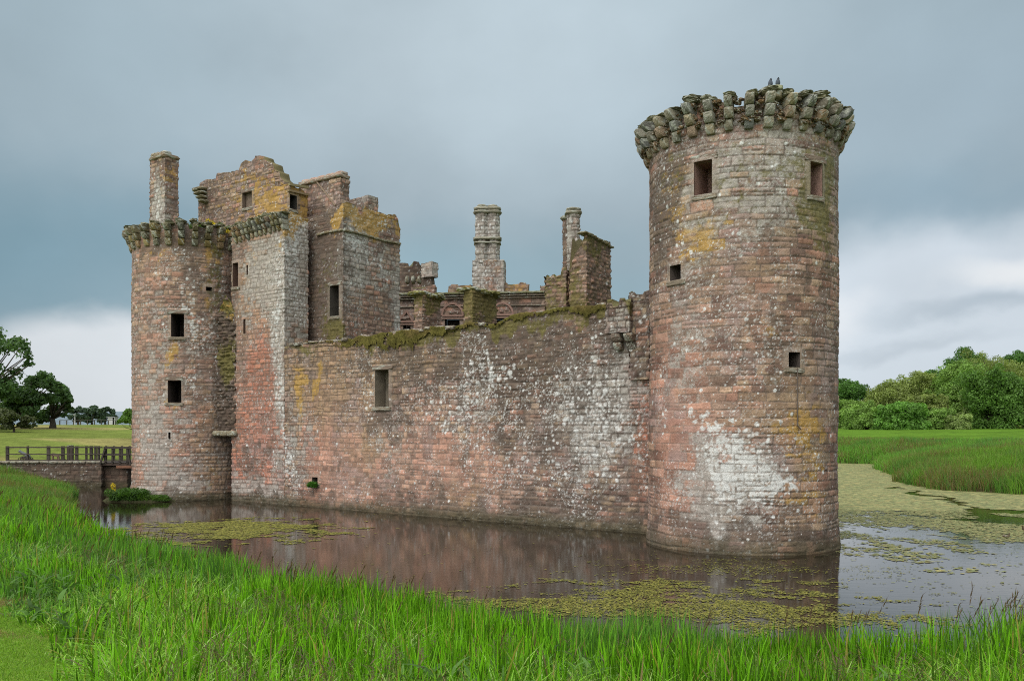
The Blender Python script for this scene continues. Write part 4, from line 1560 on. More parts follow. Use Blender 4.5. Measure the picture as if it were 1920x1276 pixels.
# ruined chimney gable right behind the curtain
rg = thing('ruined_gable', 'broken rubble gable with a slim round chimney, behind the wall near the corner tower', 'ruin', (wx(1100, 41), 41, 0))
Pr = near(1100, 40.6)
Lr, Lr2 = on_line(1066, Pr, E1)[0], on_line(1146, Pr, E2)[0]
st_r = Style(61, .12, .22, .18, .42, jw=.06, jd=.07, off=.05, rough=.06, strata=.01, wob=.06)
rtop = lambda u: np.interp(u, [0, Lr * .35, Lr * .7, Lr, Lr + Lr2 * .3, Lr + Lr2, 99], [wz(508, 41), wz(482, 41), wz(456, 41), wz(438, 41), wz(440, 41), wz(452, 42), wz(452, 42)])
block('wall', Pr, Lr, Lr2, 4, 13, rg, st_r, chim_reg(440, moss=(.25, (Lr * .3, 10, 1.3, 2.5, .45), (Lr + .8, 13.2, 1, .6, .5)), pink=(.45,), dark=(.3, (Lr + 1, 13.4, 2, .4, .3)), ochre=(.2, (Lr * .6, 12, 1, 2, .3)), white=(.25,), grey=(.25,), mortar=(.25,)), du=.045, seed=141, ztop=ragged(rtop, 142, .16, .3))
acc = Acc()
zR = wz(440, 41)
for k in range(9):
    r_ = np.random.default_rng(k + 240)
    f_ = k / 8
    c = Pr + E2 * (Lr2 * f_) + E1 * r_.uniform(.12, .22)
    add_stone(acc, (*c, zR - .04 - .27 * f_ + .05), (*E2, 0), (*E1, 0), (0, 0, 1), .22, .26, .05, 250 + k, (.22, .18, .10), 5, .2)
acc.build('coping', M_STONE, rg, smooth=True)
Pr2 = near(1062, 41.6)
Lr3 = on_line(1021, Pr2, E1)[0]
ltop = lambda u: np.interp(u, [0, Lr3 * .3, Lr3, Lr3 + 3.2, 2 * Lr3 + 3.2, 2 * Lr3 + 6.4], [wz(528, 43), wz(518, 42.5), wz(508, 42), wz(512, 42), wz(535, 43), wz(528, 43)])
block('low_wall', Pr2, Lr3, 3.2, 4, 11, rg, st_r, chim_reg(441, moss=(.62,), ochre=(.2,), white=(.25,), dark=(.3,)), du=.05, seed=143, ztop=ragged(ltop, 144, .3, .35), capcol=(.1, .1, .03))
acc = Acc()
cx1, cy1 = wx(1075, 42.6), 42.6
prism(acc, cx1, cy1, .36, .36, wz(560, 42.6), wz(402, 42.6), 8, st_g, chim_reg(442, grey=(.8,), moss=(.25,), sheet=(.3,), white=(.4,), pink=(.1,)), .05, math.pi / 8)
prism(acc, wx(1066, 43), 43.1, .32, .3, wz(560, 42.6), wz(406, 42.6), 8, st_g, chim_reg(443, dark=(.5,), grey=(.3,)), .05, math.pi / 8)
acc.build('chimney', M_STONE, rg, smooth=True)
rch = [o for o in COL.objects if o.name.startswith('chimney')][-1]
acc = Acc()
add_stone(acc, (cx1, cy1, wz(400, 42.6)), (1, 0, 0), (0, 1, 0), (0, 0, 1), .42, .42, .11, 5, (.24, .22, .17), 3, .15)
add_stone(acc, (cx1, cy1, wz(394, 42.6)), (1, 0, 0), (0, 1, 0), (0, 0, 1), .38, .38, .10, 6, (.26, .24, .18), 2.6, .2)
add_stone(acc, (wx(1065, 43), 43.1, wz(405, 42.6)), (1, 0, 0), (0, 1, 0), (0, 0, 1), .36, .36, .12, 7, (.18, .17, .12), 3, .2)
acc.build('cap', M_STONE, rch, smooth=True)

# two stumps of the vanished west range
for (x0, x1, x2, yt, Z_, lab, sd_) in ((775, 792, 827, 549, 45.6, 'narrow pale masonry stump behind the long wall, left of the broader mossy stump', 450),
                                      (868, 886, 932, 541, 44.3, 'broad mossy stump of masonry behind the curtain wall, below the double chimney', 451)):
    t_ = thing('wall_stump', lab, 'ruin', (wx(x1, Z_), Z_, 0), 'stumps of masonry behind the curtain wall')
    Pn_ = near(x1, Z_)
    l1, l2 = on_line(x0, Pn_, E1)[0], on_line(x2, Pn_, E2)[0]
    tp = lambda u, l1=l1, l2=l2, yt=yt, Z_=Z_: np.interp(u, [0, .3, l1 + l2 * .5, l1 + l2 - .3, l1 + l2, 99], [wz(yt + 10, Z_), wz(yt + 2, Z_), wz(yt - 1, Z_), wz(yt + 3, Z_ + 1), wz(yt + 12, Z_ + 1), wz(yt + 6, Z_)])
    block('wall', Pn_, l1, l2, 5, 10, t_, st_r, chim_reg(sd_, moss=(.28 + .3 * (sd_ == 451), (1.5, wz(yt + 10, Z_), 4, .8, .5)), ochre=(.2,), pink=(.4,), grey=(.3,), white=(.2,)), du=.05, seed=sd_, ztop=ragged(tp, sd_ + 1, .12, .3), capcol=(.11, .11, .03))
    acc = Acc()
    for k in range(14):
        r_ = np.random.default_rng(k + sd_)
        c = Pn_ + E1 * r_.uniform(0, l1) + E2 * r_.uniform(0, l2)
        add_stone(acc, (*c, wz(yt, Z_) + r_.uniform(-.12, .04)), (*E1, 0), (*E2, 0), (0, 0, 1), .35, .35, .12, sd_ * 3 + k, (.17, .16, .06), 3, .35)
    acc.build('moss_cap', M_MOSS, t_, smooth=True)

# ------------------------------------------------------------------ 5. land and water
MOAT = np.array([(-31.2, 60), (-25.6, 50), (-21.2, 41), (-16.5, 33.2), (-12.2, 28.5), (-8.0, 24.2), (-4.2, 20.6), (-.8, 17.4), (2.0, 15.8), (5, 14.9), (9, 14.6), (14, 15.5), (22, 20), (34, 30), (44, 42), (43, 50), (34.5, 56.5), (30.5, 61), (31.5, 70), (38.5, 75), (35.8, 80), (39, 90), (44.5, 103), (40, 106), (20, 108), (0, 104), (-14, 92), (-26, 76), (-33, 68), (-33, 62)], float)
CASTLE = np.array([(5.5, 37.5), (9, 34), (13, 42), (20, 66), (10, 80), (-12, 72), (-19, 66), (-22, 57), (-17, 53.5)], float)


def sdist(x, y, poly):
    """signed distance to a polygon, negative inside"""
    d = np.full(x.shape, 1e9)
    inside = np.zeros(x.shape, bool)
    n = len(poly)
    for i in range(n):
        ax, ay = poly[i]
        bx, by = poly[(i + 1) % n]
        ex, ey = bx - ax, by - ay
        t = np.clip(((x - ax) * ex + (y - ay) * ey) / (ex * ex + ey * ey), 0, 1)
        d = np.minimum(d, np.hypot(x - ax - t * ex, y - ay - t * ey))
        c = ((ay > y) != (by > y))
        xi = ax + (y - ay) / (ey if ey != 0 else 1e-9) * ex
        inside ^= c & (x < xi)
    return np.where(inside, -d, d)


def ground_z(x, y):
    x = np.asarray(x, float)
    y = np.asarray(y, float)
    d = sdist(x, y, MOAT) + 1.2 * (fbm(x * .25, y * .25, 501, 3) - .5)
    out = np.interp(d, [-3, -.3, 0, .6, 4, 10, 16, 26, 45, 70, 120, 400], [-1.2, -.25, .0, .16, .75, 1.75, 2.55, 3.1, 3.8, 4.15, 4.3, 4.6])
    # keep the viewer's bank at eye height minus 1.6 m
    near_ = sst(30, 12, np.hypot(x, y))
    out = np.where(d > 0, out * (1 - near_) + np.minimum(out, 2.9) * near_, out)
    left = sst(-20, -45, x) * sst(60, 90, y)
    out = out + left * (.55 * np.exp(-((y - 150) / 50) ** 2) + .35 * (fbm(x * .045, y * .07, 502, 3) - .35))
    c = sdist(x, y, CASTLE)
    isl = np.interp(c, [-3.5, -2.5], [1.5, -1.2])
    return np.where(d < 0, np.maximum(out, isl), out)


def gridc(spec):
    out = [spec[0][0]]
    for a, b, s in spec:
        n = max(1, int(round((b - a) / s)))
        out += list(np.linspace(a, b, n + 1)[1:])
    return np.array(out)


gxs = gridc([(-900, -300, 40), (-300, -120, 8), (-120, -50, 2), (-50, 50, .6), (50, 120, 2), (120, 300, 8), (300, 900, 40)])
gys = gridc([(-150, -20, 10), (-20, 2, 1.2), (2, 70, .6), (70, 130, 1.0), (130, 260, 3), (260, 500, 15), (500, 1500, 60)])
GXm, GYm = np.meshgrid(gxs, gys)
GZ = ground_z(GXm, GYm)
# the short turf dips away beyond the tree lines
d_m = sdist(GXm, GYm, MOAT)
tur = np.array([.14, .21, .03])
c = np.tile(tur, (GXm.size, 1))
X_, Y_, D_ = GXm.ravel(), GYm.ravel(), d_m.ravel()
n_ = fbm(X_ * .05, Y_ * .10, 511, 4)
leftm = (sst(-18, -30, X_) * sst(60, 70, Y_))[:, None]
dry = sst(.48, .62, n_)[:, None]
c = c * (1 - leftm) + leftm * (np.array([.135, .17, .035]) * (1 - dry * .75) + np.array([.26, .22, .085]) * dry * .75)
rm = (sst(10, 20, X_) * sst(40, 60, Y_))[:, None]
c = c * (1 - rm) + rm * (np.array([.085, .165, .016]) * (.8 + .4 * fbm(X_ * .08, Y_ * .25, 515, 4))[:, None])
mud = (sst(2.2, .5, D_))[:, None]
c = c * (1 - mud) + mud * np.array([.05, .042, .022])
# bare worn strip on the viewer's lawn
worn = (sst(.5, .62, fbm(X_ * .35, Y_ * .5, 513, 3)) * sst(30, 12, np.hypot(X_, Y_)) * sst(5, 7, D_))[:, None]
c = c * (1 - worn * .75) + worn * .75 * np.array([.22, .165, .085])
acc = Acc()
nr, nc = GXm.shape
ii, jj = np.meshgrid(np.arange(nr - 1), np.arange(nc - 1), indexing='ij')
ii, jj = ii.ravel(), jj.ravel()
acc.add(np.stack([X_, Y_, GZ.ravel()], 1), np.stack([ii * nc + jj, ii * nc + jj + 1, (ii + 1) * nc + jj + 1, (ii + 1) * nc + jj], 1), None, c)
acc.build('ground', M_GROUND, None, smooth=True, kind='structure')
acc = Acc()
acc.add([(-60, 5, 0), (70, 5, 0), (70, 125, 0), (-60, 125, 0)], [(0, 1, 2, 3)], None, (.02, .015, .01))
acc.build('water', M_WATER, None, kind='structure')
# far hills, with the blue of distant haze put into their colour
acc = Acc()
hx = np.linspace(-1400, 1400, 90)
hz = 4 + 26 * fbm(hx * .004, hx * 0, 521, 4) + 10 * sst(-400, -900, hx)
V = np.vstack([np.column_stack([hx, np.full(90, 1250), np.full(90, 0.)]), np.column_stack([hx, np.full(90, 1330), hz]), np.column_stack([hx, np.full(90, 1500), hz * .6])])
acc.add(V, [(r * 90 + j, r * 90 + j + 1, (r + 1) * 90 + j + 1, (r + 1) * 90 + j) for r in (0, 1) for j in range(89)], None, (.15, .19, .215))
acc.build('hills', M_GROUND, None, smooth=True, kind='structure')


# ------------------------------------------------------------------ 6. grass and reeds
def blades(acc, x, y, z, h, w, lean, laz, col, bend=.6, tipc=None, rng=None, ts=(0, .4, .75, 1.0)):
    n = len(x)
    ts = np.array(ts)
    ws = np.interp(ts, [0, .3, .8, 1], [.8, 1.0, .55, 0])
    m = len(ts)
    faz = rng.uniform(0, 2 * math.pi, n)
    sx, sy = np.cos(faz), np.sin(faz)
    lx, ly = np.cos(laz), np.sin(laz)
    V = np.zeros((n, 2 * m - 1, 3))
    C = np.zeros((n, 2 * m - 1, 3))
    kx = 0
    for k, t in enumerate(ts):
        off = h * (lean * t * .35 + lean * t ** 2.2 * .9)
        zz = h * (t - bend * np.clip(lean, 0, 1.6) * t ** 2.4 * .62)
        px, py, pz = x + lx * off, y + ly * off, z + zz
        cc = col if tipc is None else col * (1 - t ** 2) + tipc * t ** 2
        if k < m - 1:
            for s in (-1, 1):
                V[:, kx, 0], V[:, kx, 1], V[:, kx, 2] = px + s * sx * w * ws[k] / 2, py + s * sy * w * ws[k] / 2, pz
                C[:, kx] = cc
                kx += 1
        else:
            V[:, kx, 0], V[:, kx, 1], V[:, kx, 2] = px, py, pz
            C[:, kx] = cc
            kx += 1
    M = 2 * m - 1
    b = (np.arange(n) * M)[:, None]
    q = [np.concatenate([b + 2 * k, b + 2 * k + 1, b + 2 * k + 3, b + 2 * k + 2], 1) for k in range(m - 2)]
    t = np.concatenate([b + 2 * (m - 2), b + 2 * (m - 2) + 1, b + 2 * (m - 2) + 2], 1)
    acc.add(V.reshape(-1, 3), np.concatenate(q) if q else None, t, C.reshape(-1, 3))


def scatter(x0, x1, y0, y1, n, rng):
    return rng.uniform(x0, x1, n), rng.uniform(y0, y1, n)


def in_view(x, y, m=1.0):
    return (np.abs(x) < y * .62 + m) & (y > 3)


rng = np.random.default_rng(77)
# foreground: sedge at the water's edge and rank arching grass behind it
x, y = scatter(-26, 20, 6, 40, 1640000, rng)
d = sdist(x, y, MOAT) + 1.2 * (fbm(x * .25, y * .25, 501, 3) - .5)
clump = fbm(x * 1.1, y * 1.1, 601, 3)
edge_w = 10.5 + 2.0 * (fbm(x * .3, y * .3, 602, 2) - .5)
# the mown lawn begins where the rank grass ends
wid = np.interp(x, [-20, -8, -7, -6, -5, -3, 10], [7.8, 7.5, 7.4, 8.0, 9.2, 12, 12.5]) + .9 * (fbm(x * .9, y * .9, 609, 3) - .5)
dens = np.where(d < wid, 1.0, 0.0) * (.35 + .9 * sst(.35, .6, clump)) * sst(-.9, .3, d)
dist = np.hypot(x, y)
dens *= np.interp(dist, [8, 14, 22, 32, 42], [1.0, .80, .46, .26, .18])
keep = (rng.random(len(x)) < dens * .30) & in_view(x, y, 2.5)
x, y, d, clump, wid = x[keep], y[keep], d[keep], clump[keep], wid[keep]
z = ground_z(x, y) - .03
n = len(x)
kind = fbm(x * .55, y * .55, 603, 3) + .25 * sst(4.5, 0, d) + .08 * (rng.random(n) - .5)
up = (kind > .57) | (rng.random(n) < .10)
tallv = .62 + .75 * fbm(x * .8, y * .8, 604, 3)
h = np.where(up, rng.uniform(.70, 1.25, n), rng.uniform(.45, 1.0, n)) * tallv
h *= np.interp(d, [-.5, 1, 5, 9], [1.02, .98, .84, .8]) * np.interp(wid - d, [0, .5, 1.6], [.22, .5, 1])
h *= np.interp(x, [-14, -8, 4, 7, 10], [.95, .92, 1.0, 1.15, 1.3])
lean = np.where(up, rng.uniform(0, .28, n), rng.uniform(.25, 1.25, n) ** 1.1)
laz = rng.uniform(0, 2 * math.pi, n)
w = np.where(up, rng.uniform(.017, .034, n), rng.uniform(.013, .026, n)) * np.interp(np.hypot(x, y), [8, 20, 40], [1, 1.3, 2.2])
g0 = np.where(up[:, None], np.array([.125, .330, .010]), np.array([.185, .390, .035]))
g0 = g0 * (.28 + 1.25 * rng.random(n) ** 1.4)[:, None]
g0 = g0 * (.62 + .75 * fbm(x * .8, y * .8, 608, 4, .6))[:, None]
pale = (rng.random(n) < .12) & ~up
g0[pale] = np.array([.34, .50, .16]) * (.8 + .4 * rng.random(pale.sum()))[:, None]
yel = rng.random(n) < .05
g0[yel] = np.array([.28, .26, .06])
dead = rng.random(n) < (.02 + .07 * sst(.5, .7, fbm(x * .7, y * .7, 606, 3)) * sst(4, 8, d))
g0[dead] = np.array([.20, .155, .085]) * (.6 + .7 * rng.random(dead.sum()))[:, None]
blu = sst(.52, .68, fbm(x * .33 + 9, y * .33, 607, 2))[:, None]
g0 = g0 * (1 - .4 * blu) + np.array([.075, .17, .06]) * .4 * blu
acc = Acc()
blades(acc, x, y, z, h, w, lean, laz, g0, tipc=g0 * np.array([1.25, 1.1, 1.1]), rng=rng)
acc.build('tall_grass', M_GRASS, None, kind='stuff', label='tall bright green grass and sedge along the near bank of the moat', category='grass')

# seed heads standing above the sedge
x, y = scatter(-24, 14, 8, 40, 60000, rng)
d = sdist(x, y, MOAT)
cl = fbm(x * .9, y * .9, 611, 2)
keep = (d > -.4) & (d < 6) & in_view(x, y) & (rng.random(len(x)) < sst(.44, .72, cl) * np.interp(d, [0, 1.2, 5], [.42, .10, .01]) * np.interp(x, [-12, 0, 6, 8, 12], [.35, .3, .4, 1, 1]))
x, y, d = x[keep], y[keep], d[keep]
n = len(x)
z = ground_z(x, y)
H = rng.uniform(1.0, 1.5, n) * np.interp(x, [-14, -8, 4, 6, 12], [.85, .85, .92, 1.12, 1.25])
lean = rng.uniform(.05, .3, n)
laz = rng.uniform(-.8, .8, n)
acc = Acc()
blades(acc, x, y, z, H, np.full(n, .009) * np.interp(np.hypot(x, y), [8, 20, 40], [1, 1.4, 2.2]), lean, laz, np.tile([.11, .16, .03], (n, 1)), bend=.2, tipc=np.tile([.15, .11, .05], (n, 1)), rng=rng)
for k in range(9):
    t = 1 - k * .022 - .01
    off = H * (lean * t * .35 + lean * t ** 2.2 * .9)
    zz = H * (t - .2 * lean * t ** 2.4 * .62)
    hc = np.array([.115, .075, .04])[None] * rng.uniform(.5, 1.4, n)[:, None]
    blades(acc, x + np.cos(laz) * off, y + np.sin(laz) * off, z + zz, rng.uniform(.06, .13, n), rng.uniform(.010, .018, n) * np.interp(np.hypot(x, y), [8, 20, 40], [1, 1.3, 2]), rng.uniform(.2, .7, n), laz + rng.uniform(-1, 1, n), hc, bend=.1, rng=rng, ts=(0, .5, 1.0))
acc.build('seed_heads', M_GRASS, None, kind='stuff', label='brown grass seed heads rising over the near bank', category='grass')

# dry dock and thistle tops scattered in the rank grass
x, y = scatter(-16, 10, 7, 26, 3600, rng)
d = sdist(x, y, MOAT)
keep = (d > 3.0) & (d < np.where(x < -3.5, 6.0, 9.5)) & in_view(x, y) & (fbm(x * .5 + 4, y * .5, 615, 3) > .53)
x, y = x[keep], y[keep]
n = len(x)
z = ground_z(x, y)
H = rng.uniform(.45, .85, n)
acc = Acc()
for k in range(26):
    t = .55 + .45 * k / 25
    blades(acc, x + rng.normal(0, .02, n), y + rng.normal(0, .02, n), z + H * t, rng.uniform(.03, .10, n), rng.uniform(.008, .016, n), rng.uniform(.9, 1.8, n), rng.uniform(0, 6.28, n),
           np.array([.15, .115, .065])[None] * rng.uniform(.5, 1.4, n)[:, None], bend=.2, rng=rng, ts=(0, .5, 1.0))
blades(acc, x, y, z, H, np.full(n, .012), np.full(n, .05), rng.uniform(0, 6, n), np.tile([.1, .1, .05], (n, 1)), rng=rng)
acc.build('dry_weeds', M_GRASS, None, kind='stuff', label='brown dry weed tops among the near grass', category='weeds')

# dark broad-leaved weeds among the grass
x, y = scatter(-14, 8, 8, 26, 1500, rng)
d = sdist(x, y, MOAT)
keep = (d > 2.0) & (d < 7.4) & in_view(x, y) & (fbm(x * .45 + 14, y * .45, 616, 3) > .52)
x, y = x[keep], y[keep]
z = ground_z(x, y)
acc = Acc()
for k in range(14):
    n = len(x)
    hh_ = rng.uniform(.15, .62, n)
    blades(acc, x + rng.normal(0, .05, n), y + rng.normal(0, .05, n), z + hh_ * rng.uniform(.2, .9, n), rng.uniform(.12, .26, n), rng.uniform(.04, .085, n), rng.uniform(.7, 1.6, n), rng.uniform(0, 6.28, n),
           np.array([.095, .185, .040])[None] * rng.uniform(.5, 1.6, n)[:, None], bend=.5, rng=rng, ts=(0, .35, .7, 1.0))
acc.build('broad_weeds', M_GRASS, None, kind='stuff', label='dark broad leaved weeds among the near grass', category='weeds')

# short mown lawn grass on the viewer's bank
x, y = scatter(-16, -2, 5, 20, 420000, rng)
d = sdist(x, y, MOAT)
keep = (d > 6.2) & in_view(x, y, .6)
x, y = x[keep], y[keep]
n = len(x)
nn = fbm(x * .35, y * .5, 513, 3)
wornb = sst(.5, .62, nn) > rng.random(n) * 1.1
gc = np.array([.16, .29, .03])[None] * (.6 + .8 * rng.random(n))[:, None]
gc[wornb] = np.array([.24, .20, .09]) * (.6 + .7 * rng.random(wornb.sum()))[:, None]
acc = Acc()
blades(acc, x, y, ground_z(x, y) - .005, rng.uniform(.03, .075, n), rng.uniform(.006, .010, n), rng.uniform(.1, 1, n), rng.uniform(0, 6.28, n), gc, rng=rng, ts=(0, .5, 1.0))
acc.build('lawn_grass', M_GRASS, None, kind='stuff', label='short mown grass in the lower left corner', category='grass')


def reed_bed(name, x0, x1, y0, y1, nsc, dmin, dmax, hr, wr, base, label, seed, mask=None):
    rng = np.random.default_rng(seed)
    x, y = scatter(x0, x1, y0, y1, nsc, rng)
    d = sdist(x, y, MOAT) + 1.2 * (fbm(x * .25, y * .25, 501, 3) - .5) + 1.0 * (fbm(x * .9, y * .9, seed + 6, 2) - .5)
    keep = (d > dmin) & (d < dmax) & in_view(x, y, 2)
    if mask is not None:
        keep &= mask(x, y)
    x, y, d = x[keep], y[keep], d[keep]
    n = len(x)
    z = ground_z(x, y) - .05
    f_ = fbm(x * .35, y * .35, seed + 1, 3)
    h = rng.uniform(*hr, n) * (.55 + .9 * f_) * np.interp(d, [dmin, dmin + 2, dmax - 5, dmax], [.85, 1, .8, .4])
    c = np.array(base)[None] * (.55 + .9 * rng.random(n))[:, None]
    f2 = sst(.45, .65, fbm(x * .25, y * .25, seed + 2, 3))[:, None]
    c = c * (1 - .45 * f2) + np.array([.06, .15, .045]) * .45 * f2
    br = rng.random(n) < (.08 + .5 * sst(.45, .65, fbm(x * .16, y * .3, seed + 3, 3)))
    c[br] = np.array([.17, .15, .06]) * (.7 + .6 * rng.random(br.sum()))[:, None]
    acc = Acc()
    blades(acc, x, y, z, h, rng.uniform(*wr, n), rng.uniform(.0, .5, n), rng.uniform(0, 6.28, n), c, tipc=c * np.array([1.2, 1.05, 1.1]), rng=rng, ts=(0, .55, 1.0))
    return acc.build(name, M_GRASS, None, kind='stuff', label=label, category='reeds')


reed_bed('reeds', -46, -12, 33, 63.6, 230000, -.1, 17, (.55, 1.0), (.02, .045), (.11, .24, .035), 'green reeds on the left bank, in front of the causeway', 81)
reed_bed('reeds', 24, 62, 50, 84, 150000, -.3, 22, (1.0, 1.7), (.03, .06), (.13, .26, .035), 'green reed bed reaching into the weedy water on the right', 82)
reed_bed('reeds', 8, 82, 84, 135, 240000, -.3, 17, (1.0, 1.7), (.05, .09), (.12, .27, .04), 'band of green reeds along the far bank on the right', 83)


# ------------------------------------------------------------------ 7. floating weed
def weed(name, spec, label, seed):
    rng = np.random.default_rng(seed)
    acc = Acc()
    for (x0, x1, y0, y1, n, r0, r1, dens, cols) in spec:
        x, y = scatter(x0, x1, y0, y1, n, rng)
        dn = dens(x, y)
        ok = (rng.random(n) < dn) & (sdist(x, y, MOAT) < .3) & (np.hypot(x - TX, y - TY) > TR + .1) & in_view(x, y, 1)
        s_ = (x - A0[0]) * -E2[0] + (y - A0[1]) * -E2[1]
        t_ = (x - A0[0]) * E1[0] + (y - A0[1]) * E1[1]
        ok &= ~((t_ > -3) & (t_ < 29) & (s_ < .15) & (x < TX))
        x, y = x[ok], y[ok]
        m = len(x)
        r = rng.uniform(r0, r1, m)
        a0 = rng.uniform(0, 6.28, m)
        asp = rng.uniform(.5, 1.6, m)
        ang = a0[:, None] + np.arange(6)[None] / 6 * 2 * np.pi
        rr = r[:, None] * rng.uniform(.6, 1.2, (m, 6))
        V = np.stack([x[:, None] + np.cos(ang) * rr * asp[:, None], y[:, None] + np.sin(ang) * rr, np.full((m, 6), .012) + rng.uniform(0, .006, (m, 1))], -1)
        b = (np.arange(m) * 6)[:, None]
        q = np.concatenate([np.concatenate([b, b + 1, b + 2, b + 3], 1), np.concatenate([b, b + 3, b + 4, b + 5], 1)])
        ci = rng.integers(0, len(cols), m)
        c = np.array(cols)[ci] * rng.uniform(.65, 1.25, m)[:, None]
        acc.add(V.reshape(-1, 3), q, None, np.repeat(c, 6, axis=0))
    return acc.build(name, M_WEED, None, kind='stuff', label=label, category='water weed')


YG = [(.16, .155, .022), (.12, .125, .02), (.20, .185, .03), (.085, .09, .018), (.24, .22, .05)]
PG = [(.21, .215, .085), (.18, .195, .075), (.26, .245, .10), (.14, .16, .06), (.25, .22, .085)]


def ell(x, y, cx, cy, rx, ry, seed, thr=.42, soft=.2):
    d = np.hypot((x - cx) / rx, (y - cy) / ry)
    n = fbm(x * .7, y * 1.0, seed, 4, .6)
    n2 = fbm(x * 2.6, y * 3.2, seed + 5, 3, .6)
    return sst(thr, thr + soft, (1.15 - d) * .55 + (n - .5) * .9 + .22 + (n2 - .5) * .5)


weed('floating_weed', [
    (-20, -5, 29, 45, 150000, .02, .06, lambda x, y: ell(x, y, -12.3, 37.0, 7.6, 6.0, 701, .50, .22) * .75, YG),
], 'yellow green patch of weed floating near the gatehouse', 91)
weed('floating_weed', [
    (-6, 14, 15.5, 28, 230000, .012, .036, lambda x, y: ell(x, y, 4.0, 21.6, 9.0, 4.6, 702, .50, .26) * .8, YG),
    (-10, 16, 17, 32, 120000, .012, .034, lambda x, y: ell(x, y, 7.0, 27.2, 6.5, 2.8, 703, .52) * .45, YG),
    (-12, 3, 17, 27, 9000, .03, .06, lambda x, y: ell(x, y, -3, 20.8, 6.5, 2.0, 704, .55) * .6, YG),
    (-20, 16, 17, 46, 20000, .02, .045, lambda x, y: .02 + .10 * sst(.6, .72, fbm(x * .8, y * 1.1, 705, 3)), YG),
], 'yellow green weed floating in front of the round corner tower', 92)


def lagoon(x, y):
    n = fbm(x * .30, y * .16, 711, 4, .6)
    n2 = fbm(x * 1.4, y * .9, 712, 3, .6)
    base = np.interp(y, [23, 27, 31, 36, 40, 46, 60, 110], [-.42, -.20, .02, .12, .36, .60, .80, .9])
    # dark open leads
    wd_ = np.interp(y, [39, 41.5, 44, 50, 56, 63], [.3, 1.9, 1.2, .5, .9, .3])
    lead = np.abs(x - (24.5 + (y - 42) * .2) + 4 * (fbm(x * .4, y * .35, 713, 3) - .5)) / wd_
    hole = sst(1.3, .6, lead + .9 * (fbm(x * .7, y * 1.2, 714, 3) - .45)) * (y > 38) * (y < 64)
    return sst(.30, .62, base + (n - .5) * 1.2 + .25 + (n2 - .5) * 1.0 - hole * 1.3)


weed('floating_weed', [
    (11, 46, 22, 60, 260000, .03, .10, lambda x, y: lagoon(x, y) * np.interp(y, [22, 30, 40, 60], [.4, .6, .85, .9]), PG),
    (18, 50, 46, 108, 170000, .12, .26, lambda x, y: lagoon(x, y), PG),
    (11, 26, 20, 42, 16000, .015, .05, lambda x, y: .05 + .22 * sst(.5, .7, fbm(x * .6, y * .9, 715, 3)), [(.10, .10, .04), (.2, .22, .08)]),
], 'pale green carpet of weed covering the water on the right', 93)


# ------------------------------------------------------------------ 8. trees
def leaf_cloud(acc, centres, radii, n, size, base, rng, flat=.8, var=.35, shell=.55):
    """leaf clumps spread over many small boughs"""
    centres = np.asarray(centres, float)
    radii = np.asarray(radii, float)
    pr = radii ** 2
    k = rng.choice(len(centres), n, p=pr / pr.sum())
    v = rng.normal(size=(n, 3))
    v /= np.linalg.norm(v, axis=1)[:, None]
    v[:, 2] = np.where(v[:, 2] < -.75, -v[:, 2], v[:, 2])
    rr = radii[k] * (shell + (1 - shell) * rng.random(n)) * (.75 + .5 * fbm(v[:, 0] * 3 + k, v[:, 1] * 3 + v[:, 2] * 2, 900, 3))
    p = centres[k] + v * rr[:, None] * np.array([1, 1, flat])
    nrm = v + rng.normal(0, .55, (n, 3))
    nrm /= np.linalg.norm(nrm, axis=1)[:, None]
    a = np.cross(nrm, rng.normal(size=(n, 3)))
    a /= np.linalg.norm(a, axis=1)[:, None]
    b = np.cross(nrm, a)
    s = size * rng.uniform(.6, 1.3, n)
    V = np.stack([p - a * s[:, None] * .5, p + b * s[:, None] * .33, p + a * s[:, None] * .5, p - b * s[:, None] * .33], 1)
    bi = (np.arange(n) * 4)[:, None]
    hue = rng.random(len(centres))[k]
    c = np.asarray(base)[None] * (1 - var / 2 + var * hue)[:, None] * rng.uniform(.7, 1.35, n)[:, None]
    acc.add(V.reshape(-1, 3), np.concatenate([bi, bi + 1, bi + 2, bi + 3], 1), None, np.repeat(c, 4, axis=0))


def tree(name, label, x, y, z0, boughs, radii, nleaf, leaf, base, seed, cat='tree', group=None, trunk_r=.35, flat=.8, trunk_to=None, shell=.55):
    rng = np.random.default_rng(seed)
    t = thing(name, label, cat, (x, y, z0), group)
    B = np.asarray(boughs, float)
    cen = B.mean(0)
    acc = Acc()
    fork = np.array([x, y, z0 + (cen[2] - z0) * .45])
    pts = np.array([[x, y, z0 - .5], [x + .1, y, z0 + .4], fork])
    loft(acc, pts, [trunk_r * 1.5, trunk_r * 1.05, trunk_r * .8], (.085, .07, .055), 8)
    for k in range(len(B)):
        mid = fork * .45 + B[k] * .55 + rng.normal(0, .25, 3)
        loft(acc, np.array([fork, mid, B[k]]), [trunk_r * .42, trunk_r * .26, trunk_r * .1], (.075, .065, .05), 5)
    acc.build('trunk', M_BARK, t, smooth=True)
    acc = Acc()
    # smaller sprays round every bough
    C, R = [], []
    for c_, r_ in zip(B, radii):
        m = int(7 + r_ * 4)
        for _ in range(m):
            v = rng.normal(size=3)
            v /= np.linalg.norm(v)
            if v[2] < -.5:
                v[2] *= -1
            C.append(c_ + v * r_ * rng.uniform(.35, .85) * np.array([1, 1, flat]))
            R.append(r_ * rng.uniform(.36, .62))
    leaf_cloud(acc, C, R, nleaf, leaf, base, rng, flat, shell=shell)
    acc.build('crown', M_LEAF, t)
    return t


